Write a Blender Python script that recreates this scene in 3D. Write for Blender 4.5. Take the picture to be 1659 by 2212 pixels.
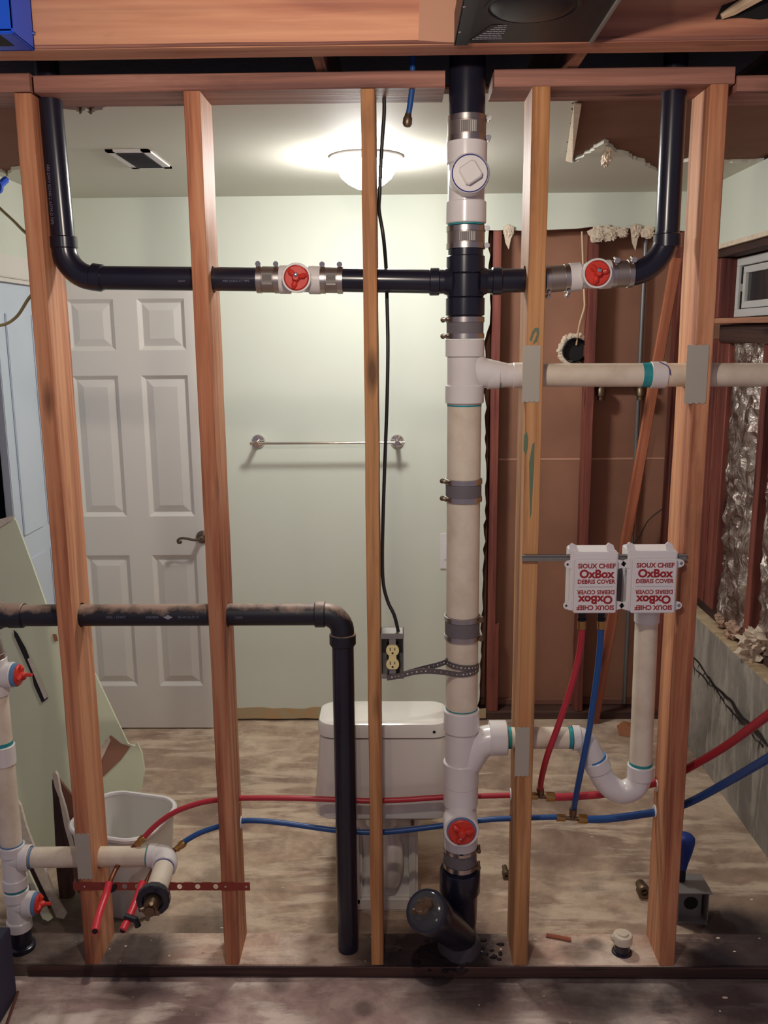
import bpy, bmesh, math, random
from math import sin, cos, pi, radians, sqrt, atan2
from mathutils import Vector, Matrix, noise
random.seed(7)
SC = bpy.context.scene
for o in list(bpy.data.objects): bpy.data.objects.remove(o)

# ------------------------------------------------------------------ camera
F = 1912.0; CX = 829.5; CY = 1106.0
pitch, yaw, roll = radians(11.1), radians(-0.9), radians(0.48)
CC = Vector((0.0, -2.255, 1.813))
fw = Vector((sin(yaw)*cos(pitch), cos(yaw)*cos(pitch), -sin(pitch)))
r0 = Vector((cos(yaw), -sin(yaw), 0)); u0 = r0.cross(fw)
RR = r0*cos(roll) - u0*sin(roll); UU = u0*cos(roll) + r0*sin(roll)
cam = bpy.data.cameras.new('camera'); camo = bpy.data.objects.new('camera', cam)
SC.collection.objects.link(camo); SC.camera = camo
M = Matrix((RR, UU, -fw)).transposed().to_4x4(); M.translation = CC
camo.matrix_world = M
cam.sensor_fit = 'VERTICAL'; cam.sensor_height = 24.0; cam.lens = F/2212.0*24.0
cam.clip_start = 0.02

def P(px, py, x=None, y=None, z=None):
    "real-world point on a plane x=, y= or z= read off the photograph"
    d = fw + RR*((px-CX)/F) - UU*((py-CY)/F)
    if y is not None: t = (y-CC.y)/d.y
    elif z is not None: t = (z-CC.z)/d.z
    else: t = (x-CC.x)/d.x
    return CC + d*t

# ------------------------------------------------------------------ world, lights, exposure
W = bpy.data.worlds.new('world'); SC.world = W; W.use_nodes = True
bg = W.node_tree.nodes['Background']; bg.inputs[0].default_value = (0.56, 0.48, 0.60, 1); bg.inputs[1].default_value = 0.28
def lamp(name, loc, energy, r, col):
    l = bpy.data.lights.new(name, 'POINT'); l.energy = energy; l.shadow_soft_size = r; l.color = col
    o = bpy.data.objects.new(name, l); o.location = loc; SC.collection.objects.link(o); return o
lamp('bulb_light', (-0.10, -1.18, 2.32), 29, 0.03, (1, 0.87, 0.74))
lamp('bulb_light', (-0.55, -2.75, 2.30), 9, 0.05, (1, 0.90, 0.82))
BOWL = 128.0
SC.view_settings.view_transform = 'Standard'; SC.view_settings.look = 'None'
SC.view_settings.exposure = 0.22; SC.view_settings.gamma = 1.0; SC.view_settings.use_curve_mapping = False

# ------------------------------------------------------------------ materials
def lin(c):
    return tuple(((v/255)/12.92 if v/255 <= 0.04045 else ((v/255+0.055)/1.055)**2.4) for v in c) + (1,)
class NT:
    def __init__(s, name):
        s.m = bpy.data.materials.new(name); s.m.use_nodes = True; s.t = s.m.node_tree
        s.b = s.t.nodes['Principled BSDF']; s.out = s.t.nodes['Material Output']
    def n(s, k, **kw):
        d = s.t.nodes.new(k)
        for a, v in kw.items():
            if a.startswith('i_'): d.inputs[a[2:].replace('_', ' ')].default_value = v
            else: setattr(d, a, v)
        return d
    def l(s, a, b): s.t.links.new(a, b)
    def coord(s, scale=(1, 1, 1), rand=False, kind='Object'):
        tc = s.n('ShaderNodeTexCoord'); v = tc.outputs[kind]
        if rand:
            oi = s.n('ShaderNodeObjectInfo'); mul = s.n('ShaderNodeMath', operation='MULTIPLY'); mul.inputs[1].default_value = 37.0
            s.l(oi.outputs['Random'], mul.inputs[0]); ad = s.n('ShaderNodeVectorMath', operation='ADD')
            s.l(v, ad.inputs[0]); s.l(mul.outputs[0], ad.inputs[1]); v = ad.outputs[0]
        mp = s.n('ShaderNodeMapping'); mp.inputs['Scale'].default_value = scale; s.l(v, mp.inputs[0]); return mp.outputs[0]
    def noise(s, v, scale, detail=4, rough=0.55, dist=0.0):
        d = s.n('ShaderNodeTexNoise'); d.inputs['Scale'].default_value = scale; d.inputs['Detail'].default_value = detail
        d.inputs['Roughness'].default_value = rough; d.inputs['Distortion'].default_value = dist; s.l(v, d.inputs['Vector']); return d.outputs[0]
    def ramp(s, f, stops):
        d = s.n('ShaderNodeValToRGB'); e = d.color_ramp.elements
        while len(e) < len(stops): e.new(0.5)
        for i, (p, c) in enumerate(stops): e[i].position = p; e[i].color = c if len(c) == 4 else tuple(c)+(1,)
        s.l(f, d.inputs[0]); return d.outputs[0]
    def mix(s, f, a, b, mode='MIX'):
        d = s.n('ShaderNodeMix', data_type='RGBA', blend_type=mode)
        for i, v in ((0, f), (6, a), (7, b)):
            if hasattr(v, 'links'): s.l(v, d.inputs[i])
            else: d.inputs[i].default_value = v
        return d.outputs[2]
    def bump(s, h, strength=0.3, dist=0.01):
        d = s.n('ShaderNodeBump'); d.inputs['Strength'].default_value = strength; d.inputs['Distance'].default_value = dist
        s.l(h, d.inputs['Height']); s.l(d.outputs[0], s.b.inputs['Normal'])
BK = (0, 0, 0, 1); WH = (1, 1, 1, 1)
def wood(name, light, mid, dark, knots=True, rough=0.62, bands=0.5):
    s = NT(name)
    v = s.coord((48, 48, 1.6), True); g = s.noise(v, 1.0, 5, 0.6, 0.6)
    v2 = s.coord((9, 9, 0.8), True); g2 = s.noise(v2, 1.0, 3, 0.5, 0.4)
    c = s.ramp(g, [(0.36, lin(dark)), (0.5, lin(mid)), (0.62, lin(light))])
    c2 = s.ramp(g2, [(0.38, lin(dark)), (0.47, lin(mid)), (0.60, lin(light))])
    c = s.mix(bands, c, c2)
    if knots:
        vk = s.coord((16, 16, 4.2), True); vo = s.n('ShaderNodeTexVoronoi'); vo.inputs['Scale'].default_value = 1.0; s.l(vk, vo.inputs['Vector'])
        sep = s.n('ShaderNodeSeparateColor'); s.l(vo.outputs['Color'], sep.inputs[0])
        gt = s.n('ShaderNodeMath', operation='GREATER_THAN'); gt.inputs[1].default_value = 0.80; s.l(sep.outputs[0], gt.inputs[0])
        kr = s.ramp(vo.outputs['Distance'], [(0.10, WH), (0.30, BK)])
        m = s.n('ShaderNodeMath', operation='MULTIPLY'); s.l(kr, m.inputs[0]); s.l(gt.outputs[0], m.inputs[1])
        mm = s.n('ShaderNodeMath', operation='MULTIPLY'); mm.inputs[1].default_value = 0.75; s.l(m.outputs[0], mm.inputs[0])
        c = s.mix(mm.outputs[0], c, lin(tuple(x*0.42 for x in dark)))
    vs = s.coord((7, 7, 2.5), True); st = s.noise(vs, 1.0, 4, 0.7)
    c = s.mix(s.ramp(st, [(0.58, BK), (0.76, (0.45, 0.45, 0.45, 1))]), c, lin(tuple(x*0.62 for x in dark)))
    s.l(c, s.b.inputs['Base Color']); s.b.inputs['Roughness'].default_value = rough
    s.b.inputs['Specular IOR Level'].default_value = 0.3
    s.bump(g, 0.25, 0.003); return s.m
def plain(name, col, rough=0.5, metal=0.0, spec=0.5, var=0.0, vscale=12, dirt=None, coat=0.0, bump=0.0):
    s = NT(name); s.b.inputs['Roughness'].default_value = rough; s.b.inputs['Metallic'].default_value = metal
    s.b.inputs['Specular IOR Level'].default_value = spec; s.b.inputs['Coat Weight'].default_value = coat
    c = lin(col)
    v = s.coord(); g = s.noise(v, vscale, 4, 0.6)
    d = dirt or tuple(x*(1-var) for x in col)
    c = s.mix(s.ramp(g, [(0.40, BK), (0.72, WH)]), c, s.mix(min(1, var*1.0 if dirt is None else var), c, lin(d)))
    s.l(c, s.b.inputs['Base Color'])
    if bump: s.bump(s.noise(v, vscale*4, 4, 0.6), bump, 0.004)
    return s.m
MT = {}
MT['stud'] = wood('stud_wood', (214, 158, 118), (192, 126, 90), (136, 78, 58))
MT['stud2'] = wood('stud_wood_amber', (208, 158, 108), (184, 128, 82), (120, 78, 54))
MT['redwood'] = wood('old_red_stud_wood', (150, 88, 74), (120, 66, 58), (78, 42, 42))
MT['orange'] = wood('brace_wood', (190, 120, 88), (166, 94, 68), (120, 62, 48))
MT['plate'] = wood('top_plate_wood', (184, 134, 116), (156, 106, 92), (108, 72, 66))
MT['beam'] = wood('beam_wood', (214, 158, 124), (192, 130, 102), (150, 96, 80), bands=0.7)
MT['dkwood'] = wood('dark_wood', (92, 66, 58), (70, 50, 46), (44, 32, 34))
MT['joist'] = wood('joist_wood', (180, 130, 104), (150, 104, 84), (104, 72, 62))
MT['abs'] = plain('black_abs', (27, 28, 44), 0.25, spec=0.5, var=0.25, vscale=5, dirt=(60, 56, 60))
MT['dusty'] = None
s = NT('dusty_black_abs'); v = s.coord(); geo = s.n('ShaderNodeNewGeometry'); sep = s.n('ShaderNodeSeparateXYZ'); s.l(geo.outputs['Normal'], sep.inputs[0])
nn = s.noise(s.coord((10, 10, 10)), 1.4, 5, 0.65); ad = s.n('ShaderNodeMath', operation='MULTIPLY_ADD'); ad.inputs[1].default_value = 1.6; s.l(nn, ad.inputs[0]); zz = s.n('ShaderNodeMath', operation='MULTIPLY_ADD'); zz.inputs[1].default_value = 0.7; zz.inputs[2].default_value = -0.55; s.l(sep.outputs['Z'], zz.inputs[0]); s.l(zz.outputs[0], ad.inputs[2])
dm = s.ramp(ad.outputs[0], [(0.55, BK), (0.95, WH)]); dm2 = s.n('ShaderNodeMath', operation='MULTIPLY'); dm2.inputs[1].default_value = 0.8; s.l(dm, dm2.inputs[0])
s.l(s.mix(dm2.outputs[0], lin((26, 27, 38)), lin((176, 150, 132))), s.b.inputs['Base Color']); s.b.inputs['Roughness'].default_value = 0.45; MT['dusty'] = s.m
MT['pvc'] = plain('cream_pvc', (226, 214, 194), 0.38, var=0.35, vscale=16, dirt=(178, 154, 124))
MT['pvcw'] = plain('white_pvc', (226, 222, 220), 0.26, var=0.25, vscale=9, dirt=(196, 186, 178), coat=0.2)
MT['primer'] = plain('blue_green_primer', (40, 148, 150), 0.5, var=0.5, vscale=60, dirt=(30, 110, 150))
MT['steel'] = plain('stainless_steel', (196, 190, 186), 0.30, 1.0, var=0.2)
MT['galv'] = plain('galvanised_steel', (150, 146, 142), 0.55, 0.55, var=0.15, vscale=30)
MT['chrome'] = plain('chrome', (226, 222, 216), 0.12, 1.0)
MT['sleeve'] = plain('steel_coupling_shield', (168, 158, 152), 0.42, 0.9, var=0.2, vscale=40)
MT['rubber'] = plain('grey_rubber', (112, 106, 110), 0.6, 0.1, var=0.15)
MT['dkrubber'] = plain('dark_rubber', (64, 60, 66), 0.6, 0.0, var=0.2)
MT['red'] = plain('orange_red_plastic', (214, 58, 44), 0.4, var=0.3, vscale=60)
MT['bluering'] = plain('blue_gray_plastic', (96, 132, 172), 0.5)
MT['pexr'] = plain('red_pex', (182, 44, 58), 0.38, var=0.15)
MT['pexb'] = plain('blue_pex', (30, 78, 142), 0.38, var=0.15)
MT['pexp'] = plain('bright_red_pex', (214, 52, 66), 0.36, var=0.1)
MT['brass'] = plain('brass', (196, 156, 96), 0.28, 1.0, var=0.3, vscale=40)
MT['dkbrass'] = plain('dark_brass', (124, 104, 84), 0.42, 0.85, var=0.3, vscale=60)
MT['copper'] = plain('aged_copper', (128, 80, 56), 0.45, 0.7, var=0.3, vscale=40)
MT['strap'] = plain('copper_coated_bracket', (150, 66, 56), 0.5, 0.35, var=0.3, vscale=30)
MT['greystrap'] = plain('galvanised_strap', (116, 110, 110), 0.5, 0.6, var=0.25, vscale=40)
MT['print'] = plain('red_print', (158, 30, 38), 0.6)
MT['greyprint'] = plain('grey_print', (150, 150, 160), 0.6)
MT['boxw'] = plain('white_box_plastic', (228, 224, 224), 0.38)
MT['ink'] = plain('blue_ink', (44, 52, 130), 0.5)
MT['cable'] = plain('black_cable', (34, 34, 34), 0.4)
MT['wire'] = plain('cream_cable', (214, 186, 150), 0.5)
MT['ywire'] = plain('dull_yellow_cable', (160, 146, 92), 0.5)
MT['ivory'] = plain('ivory_plastic', (236, 222, 160), 0.4)
MT['dark'] = plain('dark_slot', (14, 12, 14), 0.7)
MT['blackmetal'] = plain('black_painted_metal', (26, 26, 34), 0.42, 0.3, var=0.2)
MT['bluebox'] = plain('blue_plastic_box', (26, 88, 218), 0.45)
MT['porcelain'] = plain('white_porcelain', (226, 222, 214), 0.12, coat=0.5)
MT['bucket'] = plain('white_bucket_plastic', (214, 212, 206), 0.35)
MT['wall'] = plain('pale_green_paint', (214, 219, 206), 0.6, spec=0.25, var=0.10, vscale=2.0, bump=0.05)
MT['ceil'] = plain('ceiling_paint', (214, 213, 200), 0.7, spec=0.2, var=0.08, vscale=2.0, bump=0.08)
MT['door'] = plain('white_door_paint', (220, 215, 208), 0.42)
MT['coolwhite'] = plain('cool_white_paint', (202, 214, 226), 0.5)
MT['navy'] = plain('opening_dark', (26, 28, 48), 0.9)
MT['kraft'] = plain('brown_board', (160, 116, 94), 0.75, spec=0.2, var=0.45, vscale=2.2, dirt=(124, 88, 74), bump=0.08)
MT['kraft2'] = plain('brown_torn_paper', (132, 94, 80), 0.85, spec=0.1, var=0.4, vscale=6, dirt=(110, 76, 68))
MT['paper'] = plain('torn_white_paper', (222, 206, 186), 0.85, spec=0.1, var=0.4, vscale=30, dirt=(180, 150, 124), bump=0.3)
MT['gyps'] = plain('gypsum_edge', (222, 212, 196), 0.9, spec=0.1, var=0.4, vscale=60, dirt=(180, 160, 140), bump=0.5)
MT['greendry'] = plain('pale_green_board', (218, 222, 192), 0.7, spec=0.2, var=0.15, vscale=3)
MT['plateg'] = plain('nail_plate_steel', (180, 174, 160), 0.5, 0.15, var=0.08)
MT['window'] = plain('white_vinyl', (204, 204, 202), 0.4)
MT['fluff'] = plain('pink_tan_insulation', (190, 160, 140), 0.95, spec=0.05, var=0.6, vscale=40, dirt=(120, 90, 80), bump=0.6)
MT['dirt'] = plain('dark_soil', (46, 38, 42), 0.95, spec=0.1, var=0.5, vscale=30, dirt=(66, 56, 54), bump=0.8)
MT['tar'] = plain('black_tar', (28, 26, 30), 0.5)
MT['greypanel'] = plain('blue_grey_panel', (66, 66, 88), 0.7, var=0.15)
MT['bronze'] = plain('satin_bronze', (120, 106, 92), 0.35, 0.9)
MT['grate'] = plain('grille_grey', (112, 110, 118), 0.6, 0.2)
MT['glue'] = plain('old_glue_strip', (176, 164, 132), 0.85, spec=0.1, var=0.9, vscale=14, dirt=(196, 150, 104))
MT['cardb'] = plain('brown_scrap', (150, 96, 62), 0.8)
MT['conduit'] = plain('grey_conduit', (134, 134, 134), 0.45, 0.6)
def concrete(name, a, b, c3, stains_shade, sc=1.0, deb=0.55):
    s = NT(name); v = s.coord()
    n1 = s.noise(v, 1.7*sc, 6, 0.62, 0.5); n2 = s.noise(v, 7*sc, 8, 0.7, 0.3); n3 = s.noise(v, 46, 6, 0.75)
    vv = s.coord((1.2, 5, 1)); n4 = s.noise(vv, 2.2*sc, 6, 0.65, 0.4)
    c = s.ramp(n1, [(0.36, lin(b)), (0.5, lin(a)), (0.64, lin(c3))])
    c = s.mix(s.ramp(n2, [(0.42, BK), (0.60, (deb, deb, deb, 1))]), c, lin(b))
    c = s.mix(s.ramp(n4, [(0.50, BK), (0.60, (0.75, 0.75, 0.75, 1))]), c, lin(c3))
    n5 = s.noise(s.coord((1.2, 1.6, 1)), 3.0*sc, 9, 0.72, 0.4); c = s.mix(s.ramp(n5, [(0.52, BK), (0.68, (0.38, 0.38, 0.38, 1))]), c, lin(tuple(x*0.82 for x in b)))
    c = s.mix(s.ramp(n3, [(0.60, BK), (0.76, (0.55, 0.55, 0.55, 1))]), c, lin(tuple(x*0.5 for x in b)))
    gp = s.n('ShaderNodeTexCoord').outputs['Object']
    for (x, y, r, k, col) in stains_shade:
        dv = s.n('ShaderNodeVectorMath', operation='DISTANCE'); dv.inputs[1].default_value = (x, y, 0)
        fl = s.n('ShaderNodeVectorMath', operation='MULTIPLY'); fl.inputs[1].default_value = (1, 1, 0); s.l(gp, fl.inputs[0]); s.l(fl.outputs[0], dv.inputs[0])
        ma = s.n('ShaderNodeMath', operation='MULTIPLY_ADD'); ma.inputs[1].default_value = 0.9*r; s.l(n2, ma.inputs[0]); s.l(dv.outputs['Value'], ma.inputs[2])
        f = s.ramp(ma.outputs[0], [(r, (k, k, k, 1)), (r*1.7, BK)])
        c = s.mix(f, c, lin(col))
    s.l(c, s.b.inputs['Base Color']); s.b.inputs['Roughness'].default_value = 0.8; s.b.inputs['Specular IOR Level'].default_value = 0.2
    s.bump(n2, 0.35, 0.01); return s.m
DKS = (40, 32, 36)  # floor stains, plus painted shade around the stack base and along the plate front
MT['floor'] = concrete('old_concrete_floor', (190, 165, 142), (140, 116, 102), (218, 198, 174),
    [(0.10, 0.08, 0.20, 0.9, DKS), (1.15, 0.10, 0.24, 0.85, DKS), (-1.05, 0.20, 0.26, 0.75, DKS), (-0.62, 0.20, 0.12, 0.6, DKS), (1.03, 0.22, 0.12, 0.9, DKS), (-0.17, 0.22, 0.10, 0.45, DKS)])
MT['floorf'] = concrete('front_slab', (212, 186, 174), (160, 134, 128), (236, 220, 204),
    [(0.2, -0.01, 0.18, 0.85, DKS), (0.55, -0.02, 0.20, 0.8, DKS), (0.95, -0.03, 0.24, 0.85, DKS), (-0.75, 0.0, 0.12, 0.7, DKS), (-0.1, -0.12, 0.03, 0.5, DKS), (0.72, -0.11, 0.035, 0.5, DKS), (-0.35, -0.02, 0.04, 0.5, DKS)], 1.4)
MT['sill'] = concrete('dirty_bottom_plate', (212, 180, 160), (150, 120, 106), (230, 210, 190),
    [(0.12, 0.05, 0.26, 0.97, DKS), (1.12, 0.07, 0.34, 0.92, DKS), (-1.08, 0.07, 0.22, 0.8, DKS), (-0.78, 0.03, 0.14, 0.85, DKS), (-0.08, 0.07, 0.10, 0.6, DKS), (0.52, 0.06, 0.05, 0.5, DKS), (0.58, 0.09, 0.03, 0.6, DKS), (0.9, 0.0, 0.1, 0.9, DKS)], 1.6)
MT['conc'] = concrete('grey_concrete_wall', (158, 152, 144), (128, 124, 118), (180, 174, 164), [], 1.3, 0.3)
MT['ledge'] = concrete('tan_concrete_top', (190, 168, 134), (160, 136, 106), (206, 188, 156), [], 3, 0.4)
s = NT('crinkled_foil'); s.b.inputs['Metallic'].default_value = 0.85; s.b.inputs['Roughness'].default_value = 0.28
v = s.coord(); g = s.noise(v, 9, 6, 0.6, 1.2)
s.l(s.mix(s.ramp(g, [(0.4, BK), (0.65, WH)]), lin((140, 120, 112)), lin((225, 218, 212))), s.b.inputs['Base Color']); s.bump(g, 0.9, 0.03); MT['foil'] = s.m
s = NT('dark_window_glass'); s.b.inputs['Base Color'].default_value = lin((52, 56, 58)); s.b.inputs['Roughness'].default_value = 0.08; s.b.inputs['Metallic'].default_value = 0.0; s.b.inputs['Specular IOR Level'].default_value = 0.6; MT['glass'] = s.m
s = NT('clear_test_plug'); s.b.inputs['Base Color'].default_value = lin((150, 150, 156)); s.b.inputs['Roughness'].default_value = 0.12; s.b.inputs['Transmission Weight'].default_value = 0.85; s.b.inputs['IOR'].default_value = 1.3; MT['clear'] = s.m
s = NT('lit_glass_bowl'); s.b.inputs['Base Color'].default_value = (0.9, 0.9, 0.88, 1); s.b.inputs['Emission Color'].default_value = (1, 0.98, 0.95, 1); s.b.inputs['Emission Strength'].default_value = BOWL; MT['bowl'] = s.m

# ------------------------------------------------------------------ object helpers
def V(*a): return Vector(a)
class MB:
    def __init__(s): s.v = []; s.f = []
    def add(s, vs, fs):
        n = len(s.v); s.v += [Vector(q) for q in vs]; s.f += [tuple(i+n for i in f) for f in fs]; return s
    def box(s, lo, hi, ch=0.0):
        x0, y0, z0 = lo; x1, y1, z1 = hi
        if ch <= 0:
            vs = [(x, y, z) for z in (z0, z1) for y in (y0, y1) for x in (x0, x1)]
            return s.add(vs, [(0, 2, 3, 1), (4, 5, 7, 6), (0, 1, 5, 4), (2, 6, 7, 3), (0, 4, 6, 2), (1, 3, 7, 5)])
        bm = bmesh.new(); bmesh.ops.create_cube(bm, size=1)
        bmesh.ops.scale(bm, vec=(x1-x0, y1-y0, z1-z0), verts=bm.verts); bmesh.ops.translate(bm, vec=((x0+x1)/2, (y0+y1)/2, (z0+z1)/2), verts=bm.verts)
        bmesh.ops.bevel(bm, geom=bm.edges[:], offset=ch, segments=2, affect='EDGES')
        bm.verts.index_update(); s.add([v.co.copy() for v in bm.verts], [[q.index for q in f.verts] for f in bm.faces]); bm.free(); return s
    def tube(s, pts, r, n=20, caps=True, inner=None):
        pts = [Vector(p) for p in pts]; m = len(pts); rs = r if isinstance(r, (list, tuple)) else [r]*m
        t = (pts[1]-pts[0]).normalized(); a = t.orthogonal().normalized(); rings = []; vs = []
        for i in range(m):
            if 0 < i < m-1:
                d0 = (pts[i]-pts[i-1]); d1 = (pts[i+1]-pts[i])
                nt = (d0.normalized()+d1.normalized()).normalized() if d0.length > 1e-7 and d1.length > 1e-7 else t
            elif i == 0: nt = t
            else:
                d0 = pts[i]-pts[i-1]; nt = d0.normalized() if d0.length > 1e-7 else t
            if t.length > 0 and nt.length > 0:
                q = t.rotation_difference(nt); a = (q @ a); a = (a - nt*a.dot(nt)).normalized()
            t = nt; b = t.cross(a)
            for k in range(n):
                th = 2*pi*k/n; vs.append(pts[i] + (a*cos(th)+b*sin(th))*rs[i])
        fs = [(i*n+k, i*n+(k+1) % n, (i+1)*n+(k+1) % n, (i+1)*n+k) for i in range(m-1) for k in range(n)]
        if caps: fs.append(tuple(range(n-1, -1, -1))); fs.append(tuple((m-1)*n+k for k in range(n)))
        return s.add(vs, fs)
    def lathe(s, p0, p1, prof, n=28, caps=True):
        "prof: (distance from p0 in m, radius)"
        p0 = Vector(p0); d = (Vector(p1)-p0).normalized()
        a = d.orthogonal().normalized(); b = d.cross(a); vs = []; m = len(prof)
        for (t, r) in prof:
            for k in range(n):
                th = 2*pi*k/n; vs.append(p0+d*t+(a*cos(th)+b*sin(th))*max(r, 1e-5))
        fs = [(i*n+k, i*n+(k+1) % n, (i+1)*n+(k+1) % n, (i+1)*n+k) for i in range(m-1) for k in range(n)]
        if caps: fs.append(tuple(range(n-1, -1, -1))); fs.append(tuple((m-1)*n+k for k in range(n)))
        return s.add(vs, fs)
    def prism(s, poly, off):
        "poly: list of 3d points in a plane, extruded by vector off"
        n = len(poly); vs = [Vector(p) for p in poly]+[Vector(p)+Vector(off) for p in poly]
        return s.add(vs, [tuple(range(n-1, -1, -1)), tuple(range(n, 2*n))]+[(i, (i+1) % n, n+(i+1) % n, n+i) for i in range(n)])
    def loft(s, rings, caps=True):
        n = len(rings[0]); vs = [Vector(p) for r in rings for p in r]
        fs = [(i*n+k, i*n+(k+1) % n, (i+1)*n+(k+1) % n, (i+1)*n+k) for i in range(len(rings)-1) for k in range(n)]
        if caps: fs.append(tuple(range(n-1, -1, -1))); fs.append(tuple((len(rings)-1)*n+k for k in range(n)))
        return s.add(vs, fs)
WM = {}
def link(name, data, M=None, parent=None):
    o = bpy.data.objects.new(name, data); SC.collection.objects.link(o); M = M or Matrix.Identity(4)
    if parent is not None: o.parent = parent; o.matrix_local = WM[parent.name].inverted() @ M
    else: o.matrix_local = M
    WM[o.name] = M.copy(); return o
def tag(o, label=None, cat=None, group=None, kind=None):
    for k, v in (('label', label), ('category', cat), ('group', group), ('kind', kind)):
        if v: o[k] = v
    return o
def thing(name, loc, label, cat, group=None):
    o = link(name, None, Matrix.Translation(Vector(loc))); o.empty_display_size = 0.05
    return tag(o, label, cat, group)
def mesh(name, mb, mat, smooth=38):
    me = bpy.data.meshes.new(name); me.from_pydata([tuple(v) for v in mb.v], [], mb.f); me.validate()
    bm = bmesh.new(); bm.from_mesh(me); bmesh.ops.recalc_face_normals(bm, faces=bm.faces); bm.to_mesh(me); bm.free()
    me.materials.append(MT[mat] if isinstance(mat, str) else mat)
    if smooth:
        me.shade_smooth(); me.set_sharp_from_angle(angle=radians(smooth))
    return me
def obj(name, mb, mat, parent=None, label=None, cat=None, group=None, kind=None, smooth=38):
    M = None
    if parent is None:                         # put the origin at the thing's base
        lo = Vector([min(v[i] for v in mb.v) for i in range(3)]); hi = Vector([max(v[i] for v in mb.v) for i in range(3)])
        c = Vector(((lo.x+hi.x)/2, (lo.y+hi.y)/2, lo.z))
        if kind != 'structure':
            mb.v = [v-c for v in mb.v]; M = Matrix.Translation(c)
    return tag(link(name, mesh(name, mb, mat, smooth), M, parent), label, cat, group, kind)
def board_mb(L, w, d, seed=0, wob=0.0008, ch=0.0025):
    rnd = random.Random(seed); n = max(2, int(L/0.12)); rings = []
    for i in range(n+1):
        z = L*i/n; a, b = w/2, d/2; e = [rnd.uniform(-wob, wob) for _ in range(8)]
        pts = [(-a+ch, -b), (a-ch, -b), (a, -b+ch), (a, b-ch), (a-ch, b), (-a+ch, b), (-a, b-ch), (-a, -b+ch)]
        rings.append([Vector((p[0]+(e[k] if 0 < i < n else 0), p[1]+(e[(k+3) % 8] if 0 < i < n else 0), z)) for k, p in enumerate(pts)])
    mb = MB(); mb.loft(rings); return mb
def board(name, p0, p1, w, d, mat, wdir=(1, 0, 0), parent=None, label=None, cat=None, group=None, kind=None, seed=None, holes=()):
    "board from p0 to p1 (centre line); w measured along wdir"
    p0 = Vector(p0); p1 = Vector(p1); z = (p1-p0).normalized(); x = Vector(wdir); x = (x-z*x.dot(z)).normalized(); y = z.cross(x)
    M = Matrix((x, y, z)).transposed().to_4x4(); M.translation = p0
    me = mesh(name, board_mb((p1-p0).length, w, d, seed if seed is not None else random.random()), mat, 30)
    if holes:
        o = bpy.data.objects.new('tmp', me); SC.collection.objects.link(o); o.matrix_world = M; cut = []
        for (a, b, r) in holes:
            c = bpy.data.objects.new('cut', mesh('cut', MB().tube([a, b], r, 18), mat, 0)); SC.collection.objects.link(c); cut.append(c)
            m = o.modifiers.new('b', 'BOOLEAN'); m.object = c; m.solver = 'EXACT'
        dg = bpy.context.evaluated_depsgraph_get(); me2 = bpy.data.meshes.new_from_object(o.evaluated_get(dg))
        for c in cut+[o]: bpy.data.objects.remove(c)
        me = me2; me.name = name
    return tag(link(name, me, M, parent), label, cat, group, kind)
def fillet(pts, rads, seg=9):
    pts = [Vector(p) for p in pts]; out = [pts[0]]
    for i in range(1, len(pts)-1):
        r = rads[i-1] if isinstance(rads, (list, tuple)) else rads
        a = (pts[i-1]-pts[i]).normalized(); b = (pts[i+1]-pts[i]).normalized(); ang = a.angle(b)
        if ang > pi-0.01 or r <= 0: out.append(pts[i]); continue
        d = min(r/math.tan(ang/2), (pts[i-1]-pts[i]).length*0.98, (pts[i+1]-pts[i]).length*0.98); r2 = d*math.tan(ang/2)
        c = pts[i]+(a+b).normalized()*(r2/sin(ang/2)); s0 = pts[i]+a*d-c; s1 = pts[i]+b*d-c; th = s0.angle(s1); ax = s0.cross(s1).normalized()
        for k in range(seg+1): out.append(c+Matrix.Rotation(th*k/seg, 3, ax) @ s0)
    out.append(pts[-1]); return out
def spline(pts, seg=8):
    pts = [Vector(p) for p in pts]; out = []
    for i in range(len(pts)-1):
        p0 = pts[max(i-1, 0)]; p1 = pts[i]; p2 = pts[i+1]; p3 = pts[min(i+2, len(pts)-1)]
        for k in range(seg):
            t = k/seg; out.append(0.5*((2*p1)+(p2-p0)*t+(2*p0-5*p1+4*p2-p3)*t*t+(3*p1-p0-3*p2+p3)*t**3))
    out.append(pts[-1]); return out
def lerp(a, b, t): return Vector(a)+(Vector(b)-Vector(a))*t
def hub(mb, p0, p1, r):
    L = (Vector(p1)-Vector(p0)).length; e = 0.0025
    return mb.lathe(p0, p1, [(0, r-e), (e, r), (L-e, r), (L, r-e)])
def ring(parent, c, d, r, w, mat='primer', name='primer_ring', label=None):
    d = Vector(d).normalized(); c = Vector(c)
    return obj(name, MB().lathe(c-d*w/2, c+d*w/2, [(0, r), (w, r)]), mat, parent, label=label)
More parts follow.
